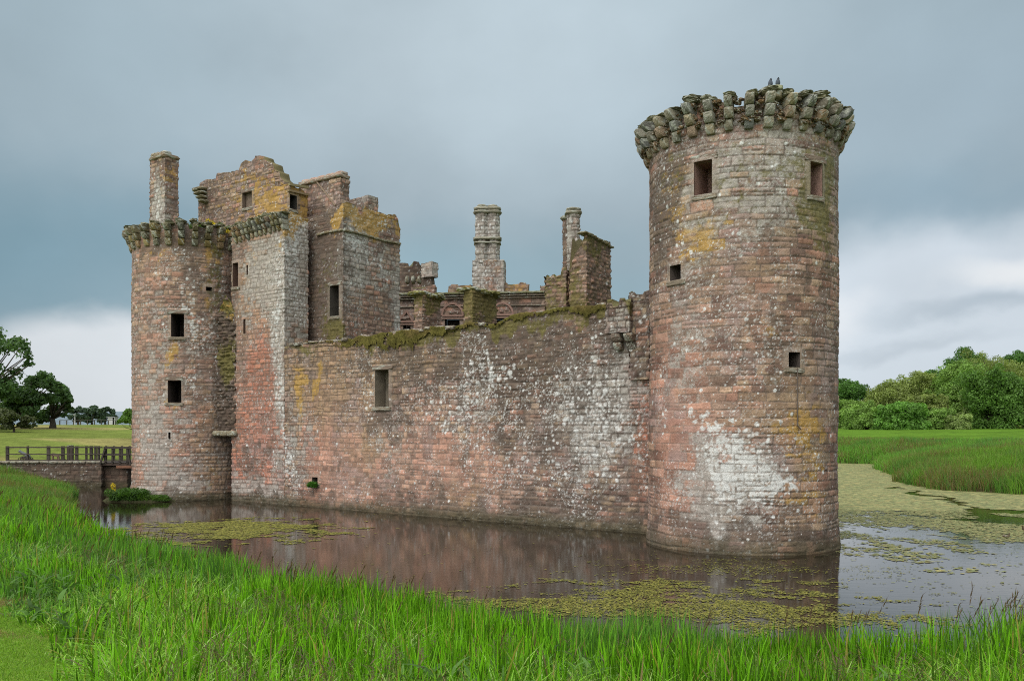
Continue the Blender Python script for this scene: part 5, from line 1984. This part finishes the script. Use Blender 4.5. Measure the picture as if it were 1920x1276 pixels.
def pxb(lst, Z, rng):
    """boughs read off the photograph as (px, py, radius px), at depth Z with a spread in depth"""
    out, rad = [], []
    for (px, py, r) in lst:
        z = Z + rng.uniform(-1, 1) * r / F * Z * 1.2
        out.append((wx(px, Z), z, wz(py, Z)))
        rad.append(r / F * Z)
    return out, rad


rng = np.random.default_rng(33)
DK = (.070, .130, .042)
LT = [
    ('oak', 'tall dark spreading tree cut off by the left edge, highest branches to the upper left', 105,
     [(-60, 640, 45), (-20, 655, 30), (8, 648, 26), (38, 655, 22), (58, 668, 15), (-10, 690, 24), (-70, 720, 60), (20, 700, 18), (48, 684, 12), (-25, 740, 45), (10, 725, 26)], -60, 9000),
    ('oak', 'dark spreading tree with a flat crown, second from the left edge', 112,
     [(15, 740, 24), (45, 722, 22), (75, 712, 20), (98, 724, 18), (60, 745, 24), (35, 765, 24), (85, 752, 18), (8, 772, 22), (62, 775, 16)], 45, 8000),
    ('oak', 'dark tree with thin drooping branches nearest the open sky, left of the gatehouse', 116,
     [(102, 728, 15), (120, 738, 15), (132, 750, 11), (108, 752, 15), (95, 770, 14), (118, 768, 12), (88, 785, 12), (130, 762, 7), (80, 775, 12)], 98, 5500),
]
for i, (nm, lab, Z, bs, tpx, nl) in enumerate(LT):
    bs = bs + [(a + rng.uniform(-.9, .9) * r, b + rng.uniform(-.1, 1.0) * r, r * .5) for a, b, r in bs]
    B, R_ = pxb(bs, Z, rng)
    gx = wx(tpx, Z)
    tree(nm, lab, gx, Z, float(ground_z(gx, Z)), B, R_, int(nl * 1.15), .42, DK, 1000 + i, group='dark trees on the left bank', trunk_r=.4)
# hawthorn bush
B, R_ = pxb([(5, 782, 20), (30, 785, 18), (52, 790, 14), (-15, 780, 22), (40, 797, 12), (15, 797, 16), (62, 798, 7)], 100, rng)
tree('hawthorn_bush', 'olive green hawthorn bush below the dark trees at the left edge', wx(25, 100), 100, float(ground_z(wx(25, 100), 100)), B, R_, 7000, .3, (.072, .088, .034), 1010, 'bush', trunk_r=.12)
for i, (px, w_, yt, Z, lab) in enumerate(((146, 12, 762, 230, 'small distant round tree beside the lamp post, leftmost of the far clump'), (172, 16, 762, 240, 'distant tree in the middle of the far clump on the skyline'), (197, 14, 763, 250, 'distant tree at the right end of the far clump, behind the white shelter'))):
    bs = [(px + dx * w_, yt + dy, w_ * .55) for dx, dy in ((-.6, 10), (0, 6), (.6, 9), (-.8, 20), (.2, 18), (.9, 20), (-.3, 26))]
    B, R_ = pxb(bs, Z, rng)
    gx = wx(px, Z)
    tree('distant_tree', lab, gx, Z, float(ground_z(gx, Z)), B, R_, 3500, .7, (.055, .092, .055), 1020 + i, group='distant trees on the left skyline', trunk_r=.35)
B, R_ = pxb([(245, 776, 14), (232, 784, 9), (262, 770, 18), (226, 791, 6), (250, 790, 14), (275, 785, 16)], 95, rng)
tree('leafy_bush', 'fresh green leafy bush showing past the left edge of the round gatehouse tower', wx(252, 95), 95, float(ground_z(wx(252, 95), 95)), B, R_, 6000, .3, (.075, .155, .02), 1030, 'bush', trunk_r=.12)

# woods on the right: (px, top row, half width px, depth, kind, label)
WD = [
    (1592, 704, 42, 205, 'd', 'dark green oak just right of the corner tower, behind the willows'),
    (1660, 742, 30, 195, 'd', 'low dark crown in the dip of the skyline right of the corner tower'),
    (1690, 716, 40, 200, 'd', 'dark oak top on the slope between the dip and the highest oak'),
    (1745, 684, 38, 205, 'd', 'dark oak touching the left side of the highest oak'),
    (1803, 650, 46, 205, 'd', 'highest oak of the wood, a rounded dark green crown on the skyline'),
    (1862, 690, 34, 205, 'd', 'dark oak between the highest oak and the one at the right edge'),
    (1912, 648, 40, 205, 'd', 'dark oak cut off by the right edge of the picture on the skyline'),
    (1600, 752, 40, 178, 'l', 'light green willow right beside the corner tower'),
    (1668, 722, 52, 182, 'o', 'broad olive willow left of the middle of the wood'),
    (1725, 698, 48, 184, 'o', 'olive willow rising below the highest oak, on its left'),
    (1790, 684, 60, 178, 'm', 'large mid green rounded tree right below the highest oak'),
    (1870, 662, 60, 184, 'o', 'olive crown high on the slope near the right edge'),
    (1835, 742, 34, 165, 'p', 'pale feathery willow in front of the large dark bush'),
    (1890, 698, 76, 160, 'b', 'big dark green dome shaped tree at the right edge, reaching the lawn'),
    (1690, 758, 46, 158, 'g', 'dense fresh green bush standing on the lawn edge in the middle of the wood'),
    (1625, 770, 42, 162, 'm', 'low green bush on the lawn edge right of the corner tower'),
    (1752, 770, 34, 158, 'm', 'low dark bush between the fresh green bush and the pale willow'),
    (1790, 782, 30, 156, 'p', 'pale low shrub at the lawn edge left of the big dark dome'),
    (1735, 738, 36, 170, 'o', 'olive tree behind the fresh green bush, on its right'),
    (1960, 720, 60, 165, 'm', 'mid green tree mostly beyond the right edge'),
]
KC = dict(d=(.070, .155, .030), l=(.175, .280, .062), o=(.200, .250, .070), m=(.150, .250, .052), p=(.215, .290, .090), b=(.092, .180, .034), g=(.115, .240, .040))
for i, (px, yt, hw, Z, k, lab) in enumerate(WD):
    rg_ = np.random.default_rng(2000 + i)
    yb = 812
    hw = hw * (1.25 if k == 'd' else 1.12)
    yt = yt - (0 if k == 'd' else 9)
    m = Z / F
    gx = wx(px, Z)
    W_, H_ = hw * 1.12 * m, (yb - yt) * m
    zb0 = wz(yb, Z)
    B, R_ = [], []
    nb_ = int(90 + hw * 1.9)
    for j in range(nb_):
        v = rg_.normal(size=3)
        v /= np.linalg.norm(v)
        v[1] = -abs(v[1]) if rg_.random() < .72 else abs(v[1])
        v[2] = abs(v[2]) if rg_.random() < .6 else rg_.uniform(.3, 1)
        big = .86 + .22 * math.sin(3.1 * v[0] + i) * math.cos(2.3 * v[2] + 2 * i)
        rr = rg_.uniform(.72, .92) * big
        r = rg_.uniform(.12, .22) * min(W_, H_)
        el_ = 1.0 if v[2] > .35 else .92
        B.append((gx + v[0] * rr * (W_ - r * .3) * el_, Z + v[1] * rr * W_ * .8, zb0 + (v[2] ** .9) * (H_ - r * .9) * (rr / .84) ** .4))
        R_.append(r)
    t = thing('woodland_tree', lab, 'tree' if k not in 'gp' else 'bush', (gx, Z, float(ground_z(gx, Z))), 'trees and bushes of the wood on the right')
    acc = Acc()
    g0_ = float(ground_z(gx, Z))
    top_ = np.array([gx, Z, zb0 + H_ * .5])
    loft(acc, [(gx, Z, g0_ - .5), (gx + .15, Z, g0_ + .8), top_], [.45, .34, .2], (.085, .07, .055), 8)
    for j in range(0, nb_, 6):
        q = np.array(B[j])
        loft(acc, [top_ * .6 + np.array([gx, Z, g0_]) * .4, (top_ + q) / 2, q], [.16, .11, .04], (.08, .068, .055), 5)
    acc.build('trunk', M_BARK, t, smooth=True)
    acc = Acc()
    leaf_cloud(acc, B, R_, int(15000 + hw * 420), .40 if k in 'dbg' else .33, KC[k], rg_, .85, var=.5, shell=.55)
    acc.build('crown', M_LEAF, t)

# ------------------------------------------------------------------ 9. small plants on and near the walls
def tuft_plant(name, label, c, size, n, base, seed, cat='plant', flowers=0, parent=None, flat=.7, leaf=.09):
    rng = np.random.default_rng(seed)
    t = thing(name, label, cat, c) if parent is None else parent
    acc = Acc()
    C = [np.array(c) + np.array([rng.uniform(-1, 1) * size[0], rng.uniform(-1, 1) * size[1], rng.uniform(.1, 1) * size[2] * .6]) for _ in range(26)]
    leaf_cloud(acc, C, np.full(26, min(size[0], size[2]) * .35), n, leaf, base, rng, flat)
    m = int(n * .35)
    bx = c[0] + rng.uniform(-1, 1, m) * size[0]
    by = c[1] + rng.uniform(-1, 1, m) * size[1]
    env = np.sqrt(np.clip(1 - ((bx - c[0]) / (size[0] * 1.15)) ** 2, .02, 1))
    blades(acc, bx, by, np.full(m, c[2] - .02), rng.uniform(.6, 1.1, m) * size[2] * env, rng.uniform(.02, .04, m), rng.uniform(.2, 1.2, m), rng.uniform(0, 6.28, m), np.array(base)[None] * rng.uniform(.7, 1.8, m)[:, None], rng=rng)
    acc.build('foliage', M_LEAF, t)
    if flowers:
        acc = Acc()
        leaf_cloud(acc, [np.array(c) + np.array([-size[0] * .95, 0, size[2] * f]) for f in (.3, .6, .9, 1.05)], [.16, .2, .18, .14], flowers, .07, (.55, .42, .02), rng)
        acc.build('flower', M_LEAF, t, kind='stuff')
    return t


zb_ = 50.8
# earth ledge at the foot of the round tower carries a bush
acc = Acc()
n_l = 26
a_ = np.linspace(0, 2 * math.pi, n_l, endpoint=False)
cx_, cy_ = wx(262, zb_ + 1.0), zb_ + 1.2
ring1 = np.column_stack([cx_ + 2.6 * np.cos(a_) * (1 + .15 * np.sin(3 * a_)), cy_ + 1.0 * np.sin(a_), np.full(n_l, -.2)])
ring2 = np.column_stack([cx_ + 2.2 * np.cos(a_), cy_ + .8 * np.sin(a_), .12 + .06 * np.sin(5 * a_)])
acc.add(np.vstack([ring1, ring2, [[cx_, cy_, .22]]]), [(j, (j + 1) % n_l, n_l + (j + 1) % n_l, n_l + j) for j in range(n_l)], [(n_l + j, n_l + (j + 1) % n_l, 2 * n_l) for j in range(n_l)], (.05, .05, .025))
acc.build('ledge', M_GROUND, None, smooth=True, kind='structure')
tuft_plant('shrub', 'low green shrub with yellow flowers at its left, at the foot of the gatehouse tower', (wx(240, zb_ + .8), zb_ + .9, .12), (1.0, .5, .85), 5200, (.055, .115, .022), 61, 'shrub', flowers=260)
tuft_plant('grass_tuft', 'low spreading tuft of green grass and leaves beside the flowering shrub, at the waterline', (wx(285, zb_ + .7), zb_ + .8, .08), (1.05, .4, .42), 3600, (.065, .125, .022), 62, 'plant')
u_, Y_f = cm.fn(591)
P, Nn = cpath.at(np.array([u_]))
tuft_plant('fern', 'small bright green fern growing from a drain hole low in the curtain wall', (P[0, 0] + Nn[0, 0] * .18, P[0, 1] + Nn[0, 1] * .18, wz(912, Y_f)), (.26, .14, .42), 900, (.055, .15, .02), 63, 'fern')
# yellow flowering weeds on the gatehouse head
tuft_plant('wall_weeds', 'straggling yellow flowered weeds on top of the round gatehouse tower, below the gable', (wx(382, 53.4), 53.6, 16.75), (1.5, .5, .7), 2600, (.07, .11, .025), 64, 'plant', flowers=0)
acc = Acc()
rg_ = np.random.default_rng(9)
leaf_cloud(acc, [np.array((wx(392 + k * 7, 53), 52.9, 17.25 - k * .13)) for k in range(6)], np.full(6, .2), 420, .07, (.50, .38, .02), rg_)
wwd = [o for o in COL.objects if o.name == 'wall_weeds'][0]
acc.build('flower', M_LEAF, wwd, kind='stuff')

# ------------------------------------------------------------------ 10. causeway, footbridge, fence and what stands behind
ZB = 64.0
cw = thing('causeway', 'low dark stone causeway wall leading to the footbridge, left of the gatehouse', 'wall', (wx(190, ZB), ZB, 0))
Pcw = np.array([wx(190, ZB), ZB])
cwp = Path([(wx(-60, ZB), ZB), (Pcw[0], ZB), (Pcw[0] + .3, ZB + 3.2), (wx(-60, ZB), ZB + 3.2)], closed=True)
U = np.unique(np.concatenate([samples(cwp.c[0], cwp.c[1], .07), samples(cwp.c[1], cwp.c[2], .1), samples(cwp.c[2], cwp.c[3], .5), samples(cwp.c[3], cwp.c[4], .5)]))
acc = Acc()
rim = wall_mesh(acc, cwp, U, -.6, lambda u: np.full(len(u), wz(867, ZB)) + .04 * (fbm(u * 2, u * 0, 3, 2) - .5), .06, st_g, Reg(501, dark=(.75,), white=(.35,), moss=(.2,), ochre=(.1,)))
rim_cap(acc, rim, wz(867, ZB) - .05, (.16, .14, .09))
acc.build('wall', M_STONE, cw, smooth=True)
acc = Acc()
x = cwp.p[0][0]
k = 0
while x < Pcw[0] - .1:
    l = .45 + .35 * ((k * 13) % 7) / 7
    add_stone(acc, (x + l / 2, ZB + .12, wz(867, ZB) + .04), (1, 0, 0), (0, 1, 0), (0, 0, 1), l / 2, .26, .09, 900 + k, (.22, .19, .15), 5, .15)
    x += l
    k += 1
acc.build('coping', M_STONE, cw, smooth=True)

fb = thing('footbridge', 'small dark timber footbridge with railings between the causeway and the round gatehouse tower', 'footbridge', (wx(215, ZB), ZB, 0))
xa, xb = wx(188, ZB), wx(252, ZB)
zd = wz(868, ZB)
WD_ = (.055, .045, .038)
acc = Acc()
x = xa
k = 0
while x < xb:
    add_box(acc, x, x + .17, ZB + .05, ZB + 2.5, zd, zd + .06, np.array(WD_) * (1.2 + .3 * math.sin(k * 3)))
    x += .19
    k += 1
acc.build('deck', M_WOOD, fb)
acc = Acc()
add_box(acc, xa - .2, xb, ZB, ZB + .16, zd - .16, zd - .004, (.07, .05, .04))
acc.build('beam', M_WOOD, fb)
acc = Acc()
add_box(acc, xa, xb, ZB + 2.3, ZB + 2.46, zd - .2, zd - .004, (.07, .05, .04))
acc.build('beam', M_WOOD, fb)
acc = Acc()
add_box(acc, xa + 1.2, xb, ZB - .04, ZB - .004, zd - .36, zd - .17, (.19, .095, .06))
acc.build('fascia_board', M_WOOD, fb)
pier_p = Path([(wx(193, ZB + .6), ZB + .5), (wx(240, ZB + .6), ZB + .5), (wx(240, ZB + .6), ZB + 2.2), (wx(193, ZB + .6), ZB + 2.2)], closed=True)
acc = Acc()
U = np.unique(np.concatenate([samples(pier_p.c[i], pier_p.c[i + 1], .1) for i in range(4)]))
rim = wall_mesh(acc, pier_p, U, -.6, zd - .25, .08, st_g, Reg(502, dark=(.75,), red=(.25,)))
rim_cap(acc, rim, zd - .27, (.06, .05, .04))
acc.build('pier', M_STONE, fb, smooth=True)


def rail_set(parent, xs, yy, thick, x_end, h=1.2, name='post', zb=zd):
    for k, px in enumerate(xs):
        x = wx(px, yy)
        acc = Acc()
        w_ = thick[k % len(thick)]
        add_box(acc, x - w_ / 2, x + w_ / 2, yy - .06, yy + .06, zb - .02, zb + h + .05, np.array(WD_) * (.8 + .4 * ((k * 7) % 5) / 5))
        acc.build(name, M_WOOD, parent)
    x0, x1 = wx(xs[0], yy) - .06, x_end
    for kz, (zz, hh_) in enumerate(((h, .10), (h * .56, .08), (.22, .07))):
        acc = Acc()
        add_box(acc, x0, x1, yy - .115, yy - .066, zb + zz - hh_, zb + zz, np.array(WD_) * 1.1)
        acc.build('rail', M_WOOD, parent)


rail_set(fb, [197, 211, 225, 239], ZB, [.17, .12, .14, .14], xb)
rail_set(fb, [199, 214, 229, 243], ZB + 2.3, [.12], xb, zb=zd)
acc = Acc()
add_bar(acc, (wx(189, ZB), ZB - .14, zd - .1), (wx(198, ZB), ZB - .14, zd + 1.0), .12, .12, WD_, up=(0, -1, 0))
acc.build('brace', M_WOOD, fb)
acc = Acc()
add_bar(acc, (wx(246, ZB), ZB - .14, zd - .1), (wx(240, ZB), ZB - .14, zd + 1.05), .12, .12, WD_, up=(0, -1, 0))
acc.build('brace', M_WOOD, fb)

fe = thing('causeway_fence', 'dark timber post and rail fence on top of the stone causeway, left of the footbridge', 'fence', (wx(100, ZB), ZB + .2, zd))
rail_set(fe, [14, 52, 91, 118, 144, 171, 185], ZB + .25, [.22, .12, .24, .22, .2, .2, .16], wx(190, ZB), zb=zd + .04)
fe2 = thing('causeway_fence', 'far timber railing of the causeway, seen behind the near fence left of the footbridge', 'fence', (wx(150, ZB + 2.9), ZB + 2.9, zd))
rail_set(fe2, [162, 179], ZB + 2.9, [.14], wx(192, ZB + 2.9), zb=zd - .02)

# two heavy timber posts behind the fence
for i, px in enumerate((129, 134.5)):
    t = thing('timber_post', ('left' if i == 0 else 'right') + ' one of the pair of thick dark timber posts behind the causeway fence', 'post', (wx(px, 70), 70, 1.6), 'pair of timber posts')
    acc = Acc()
    z0 = float(ground_z(wx(px, 70), 70))
    add_box(acc, wx(px, 70) - .11, wx(px, 70) + .11, 69.9, 70.12, z0 - .3, wz(836, 70), (.05, .04, .032))
    acc.build('shaft', M_WOOD, t)
    acc = Acc()
    add_stone(acc, (wx(px, 70), 70.01, wz(836, 70) + .03), (1, 0, 0), (0, 1, 0), (0, 0, 1), .13, .13, .05, i, (.06, .05, .04), 4, .1)
    acc.build('cap', M_WOOD, t)

# cannon on its carriage
zg = float(ground_z(wx(46, 70), 70))
zg = max(zg, wz(866, 70))
cn = thing('cannon', 'small dark cannon on a wheeled carriage behind the left end of the causeway fence', 'cannon', (wx(46, 70), 70, zg))
acc = Acc()
s0 = np.array([wx(55, 70), 70, wz(856, 70)])
s1 = np.array([wx(36, 70), 70, wz(845, 70)])
dd = (s1 - s0)
L_ = np.linalg.norm(dd)
ts = np.array([-.12, -.05, 0, .03, .3, .55, .58, .9, .94, 1.0])
rr = np.array([.03, .07, .14, .16, .14, .12, .13, .095, .12, .11])
loft(acc, s0 + dd * ts[:, None], rr, (.10, .11, .12), 12)
acc.build('barrel', M_IRON, cn, smooth=True)
acc = Acc()
add_bar(acc, (s0[0] + .35, 69.9, zg + .12), (s1[0] + .25, 69.9, zg + .42), .08, .16, WD_)
add_bar(acc, (s0[0] + .35, 70.12, zg + .12), (s1[0] + .25, 70.12, zg + .42), .08, .16, WD_)
acc.build('carriage', M_WOOD, cn)
for wxx in (s1[0] + .22, s0[0] - .02):
    for yy in (69.8, 70.22):
        acc = Acc()
        a = np.linspace(0, 2 * np.pi, 17)[:-1]
        for k in range(16):
            b_ = a[(k + 1) % 16]
            add_bar(acc, (wxx + .2 * math.cos(a[k]), yy, zg + .2 + .2 * math.sin(a[k])), (wxx + .2 * math.cos(b_), yy, zg + .2 + .2 * math.sin(b_)), .05, .04, WD_, up=(0, 1, 0))
        for k in range(0, 16, 4):
            add_bar(acc, (wxx, yy, zg + .2), (wxx + .19 * math.cos(a[k]), yy, zg + .2 + .19 * math.sin(a[k])), .04, .03, WD_, up=(0, 1, 0))
        acc.build('wheel', M_WOOD, cn)
# low timber frame of a stone thrower behind the fence
zt_ = max(float(ground_z(wx(105, 72), 72)), wz(864, 72))
tf = thing('siege_engine', 'low brown timber machine with sloping side beams behind the middle of the causeway fence', 'machine', (wx(105, 72), 72, zt_))
BR = (.12, .085, .06)
acc = Acc()
for yy in (71.6, 72.4):
    add_bar(acc, (wx(93, 72), yy, zt_ + .1), (wx(118, 72), yy, zt_ + .1), .12, .14, BR)
    add_bar(acc, (wx(94, 72), yy, zt_ + .62), (wx(115, 72), yy, zt_ + .42), .1, .12, BR)
    for px, hh_ in ((94, .62), (104, .52), (115, .42)):
        add_bar(acc, (wx(px, 72), yy, zt_), (wx(px, 72), yy, zt_ + hh_), .1, .1, BR)
acc.build('side_frame', M_WOOD, tf)
acc = Acc()
add_bar(acc, (wx(96, 72), 72, zt_ + .5), (wx(116, 72), 72, zt_ + .55), .14, .14, (.10, .07, .05))
acc.build('arm', M_WOOD, tf)

# field fence on the rise, lamp post and white shelter
ff = thing('field_fence', 'thin pale post and rail fence along the grassy rise behind the causeway', 'fence', (wx(170, 150), 150, 0))
acc = Acc()
pts = []
for px in np.arange(112, 228, 13.0):
    x = wx(px, 150)
    z = float(ground_z(x, 150))
    pts.append((x, z))
    add_box(acc, x - .07, x + .07, 149.93, 150.07, z - .3, z + .8, (.06, .06, .045))
acc.build('post', M_WOOD, ff, kind='stuff')
for dz in (.88,):
    acc = Acc()
    for (x0, z0), (x1, z1) in zip(pts[:-1], pts[1:]):
        add_bar(acc, (x0, 149.9, z0 + dz), (x1, 149.9, z1 + dz), .05, .07, (.07, .07, .055))
    acc.build('rail', M_WOOD, ff)
lx, lz = wx(140.5, 170), float(ground_z(wx(140.5, 170), 170))
lp = thing('lamp_post', 'thin pale lamp post on the rise in front of the distant trees', 'lamp post', (lx, 170, lz))
acc = Acc()
loft(acc, [(lx, 170, lz - .2), (lx, 170, lz + 1.5), (lx, 170, wz(778, 170))], [.12, .09, .06], (.4, .4, .4), 8)
acc.build('pole', M_PAINT, lp)
acc = Acc()
add_stone(acc, (lx, 169.9, wz(777, 170)), (1, 0, 0), (0, 1, 0), (0, 0, 1), .2, .3, .08, 3, (.5, .5, .5), 4, .05)
acc.build('lamp_head', M_PAINT, lp)
sx_, sz_ = wx(209, 165), float(ground_z(wx(209, 165), 165))
sh = thing('shelter', 'small white shelter with a dark opening on the rise, left of the round gatehouse tower', 'shelter', (sx_, 165, sz_))
acc = Acc()
zt2 = wz(782, 165)
add_box(acc, sx_ - .65, sx_ + .25, 164.9, 165.0, sz_ - .2, zt2, (.42, .42, .41))
add_box(acc, sx_ - .65, sx_ - .55, 165.0, 166.4, sz_ - .2, zt2, (.6, .6, .58))
add_box(acc, sx_ + .55, sx_ + .68, 164.9, 166.4, sz_ - .2, zt2, (.42, .42, .41))
add_box(acc, sx_ - .55, sx_ + .55, 166.3, 166.4, sz_ - .2, zt2, (.2, .2, .2))
acc.build('wall', M_PAINT, sh)
acc = Acc()
add_box(acc, sx_ - .8, sx_ + .8, 164.7, 166.6, zt2 + .004, zt2 + .14, (.25, .26, .27))
acc.build('roof', M_PAINT, sh)

# ------------------------------------------------------------------ 11. birds
def duck(x, y, face, label, s=1.0):
    t = thing('duck', label, 'duck', (x, y, 0), 'ducks on the weedy water')
    acc = Acc()
    f = face
    pts = np.array([(-.27 * f, 0, .10), (-.22 * f, 0, .10), (-.14 * f, 0, .075), (0, 0, .065), (.12 * f, 0, .075), (.17 * f, 0, .12), (.175 * f, 0, .19), (.185 * f, 0, .235), (.20 * f, 0, .255), (.23 * f, 0, .25)]) * s
    rad = np.array([.012, .04, .085, .105, .085, .05, .034, .045, .048, .03]) * s
    pts = pts + np.array([x, y, 0])
    cols = np.array([(.09, .06, .04)] * 5 + [(.08, .055, .035)] * 5)
    loft(acc, pts, rad, cols, 12, 1.0)
    acc.build('body', M_FEATHER, t, smooth=True)
    acc = Acc()
    loft(acc, np.array([(.235 * f, 0, .246), (.265 * f, 0, .238), (.295 * f, 0, .234)]) * s + np.array([x, y, 0]), [.016 * s, .014 * s, .009 * s], (.22, .15, .05), 8, .6)
    acc.build('bill', M_FEATHER, t, smooth=True)
    for sy in (-1, 1):
        acc = Acc()
        add_stone(acc, (x - .06 * f * s, y + sy * .085 * s, .11 * s), (1, 0, 0), (0, 1, 0), (0, 0, 1), .15 * s, .03 * s, .055 * s, 5 + sy, (.11, .075, .05), 2.2, .05)
        acc.build('wing', M_FEATHER, t, smooth=True)
    return t


Zd = EYE * F / (1007 - HOR)
duck(wx(1887, Zd), Zd, 1, 'small brown duck swimming in an open gap of the weed near the right edge', .62)
Zd = EYE * F / (994 - HOR)
duck(wx(1924, Zd), Zd, -1, 'dark duck half cut off by the right edge, just above the other one', .8)


def jackdaw(px, py_foot, Z, label, tail):
    x, z = wx(px, Z), wz(py_foot, Z)
    t = thing('jackdaw', label, 'bird', (x, Z, z), 'pair of birds on the tower')
    acc = Acc()
    pts = np.array([(.015, .04, .02), (.0, .03, .07), (-.01, 0, .14), (-.015, -.02, .21), (-.01, -.03, .26), (-.005, -.04, .295), (-.005, -.055, .32)]) + np.array([x, Z, z])
    loft(acc, pts, [.03, .065, .085, .075, .045, .04, .015], np.array([(.05, .06, .075), (.07, .085, .105), (.08, .095, .12), (.075, .09, .115), (.06, .07, .085), (.03, .035, .045), (.02, .02, .02)]), 12)
    acc.build('body', M_FEATHER, t, smooth=True)
    acc = Acc()
    loft(acc, np.array([(.02, -.02, .09), (.045, -.03, .02), (.06, -.03, -.06), (.065, -.03, -.13 * tail)]) + np.array([x, Z, z]), [.03, .032, .03, .022], (.02, .022, .028), 8, .5)
    acc.build('tail', M_FEATHER, t, smooth=True)
    acc = Acc()
    loft(acc, np.array([(-.005, -.06, .315), (-.01, -.09, .312), (-.012, -.115, .305)]) + np.array([x, Z, z]), [.013, .009, .004], (.02, .02, .02), 6)
    acc.build('beak', M_FEATHER, t)
    for sx in (-.03, .03):
        acc = Acc()
        loft(acc, np.array([(sx, .0, .06), (sx, -.01, -.02)]) + np.array([x, Z, z]), [.008, .007], (.03, .03, .03), 6)
        acc.build('leg', M_FEATHER, t)


# flat slab they sit on
acc = Acc()
zs_ = 29.75
add_stone(acc, (wx(1453, zs_), zs_, wz(169, zs_)), (1, 0, 0), (0, 1, 0), (0, 0, 1), .22, .3, .085, 4242, (.25, .26, .16), 6, .1)
add_stone(acc, (wx(1450, zs_), zs_ + .1, wz(180, zs_)), (1, 0, 0), (0, 1, 0), (0, 0, 1), .3, .35, .14, 4243, (.2, .17, .11), 4, .2)
acc.build('perch_slab', M_STONE, corner_tower, smooth=True)
jackdaw(1445, 165.5, zs_, 'left and smaller of two blue grey birds on the crown of the corner tower', .5)
jackdaw(1459, 164, zs_ - .1, 'right one of two blue grey birds on the corner tower, black tail hanging down', 1.3)
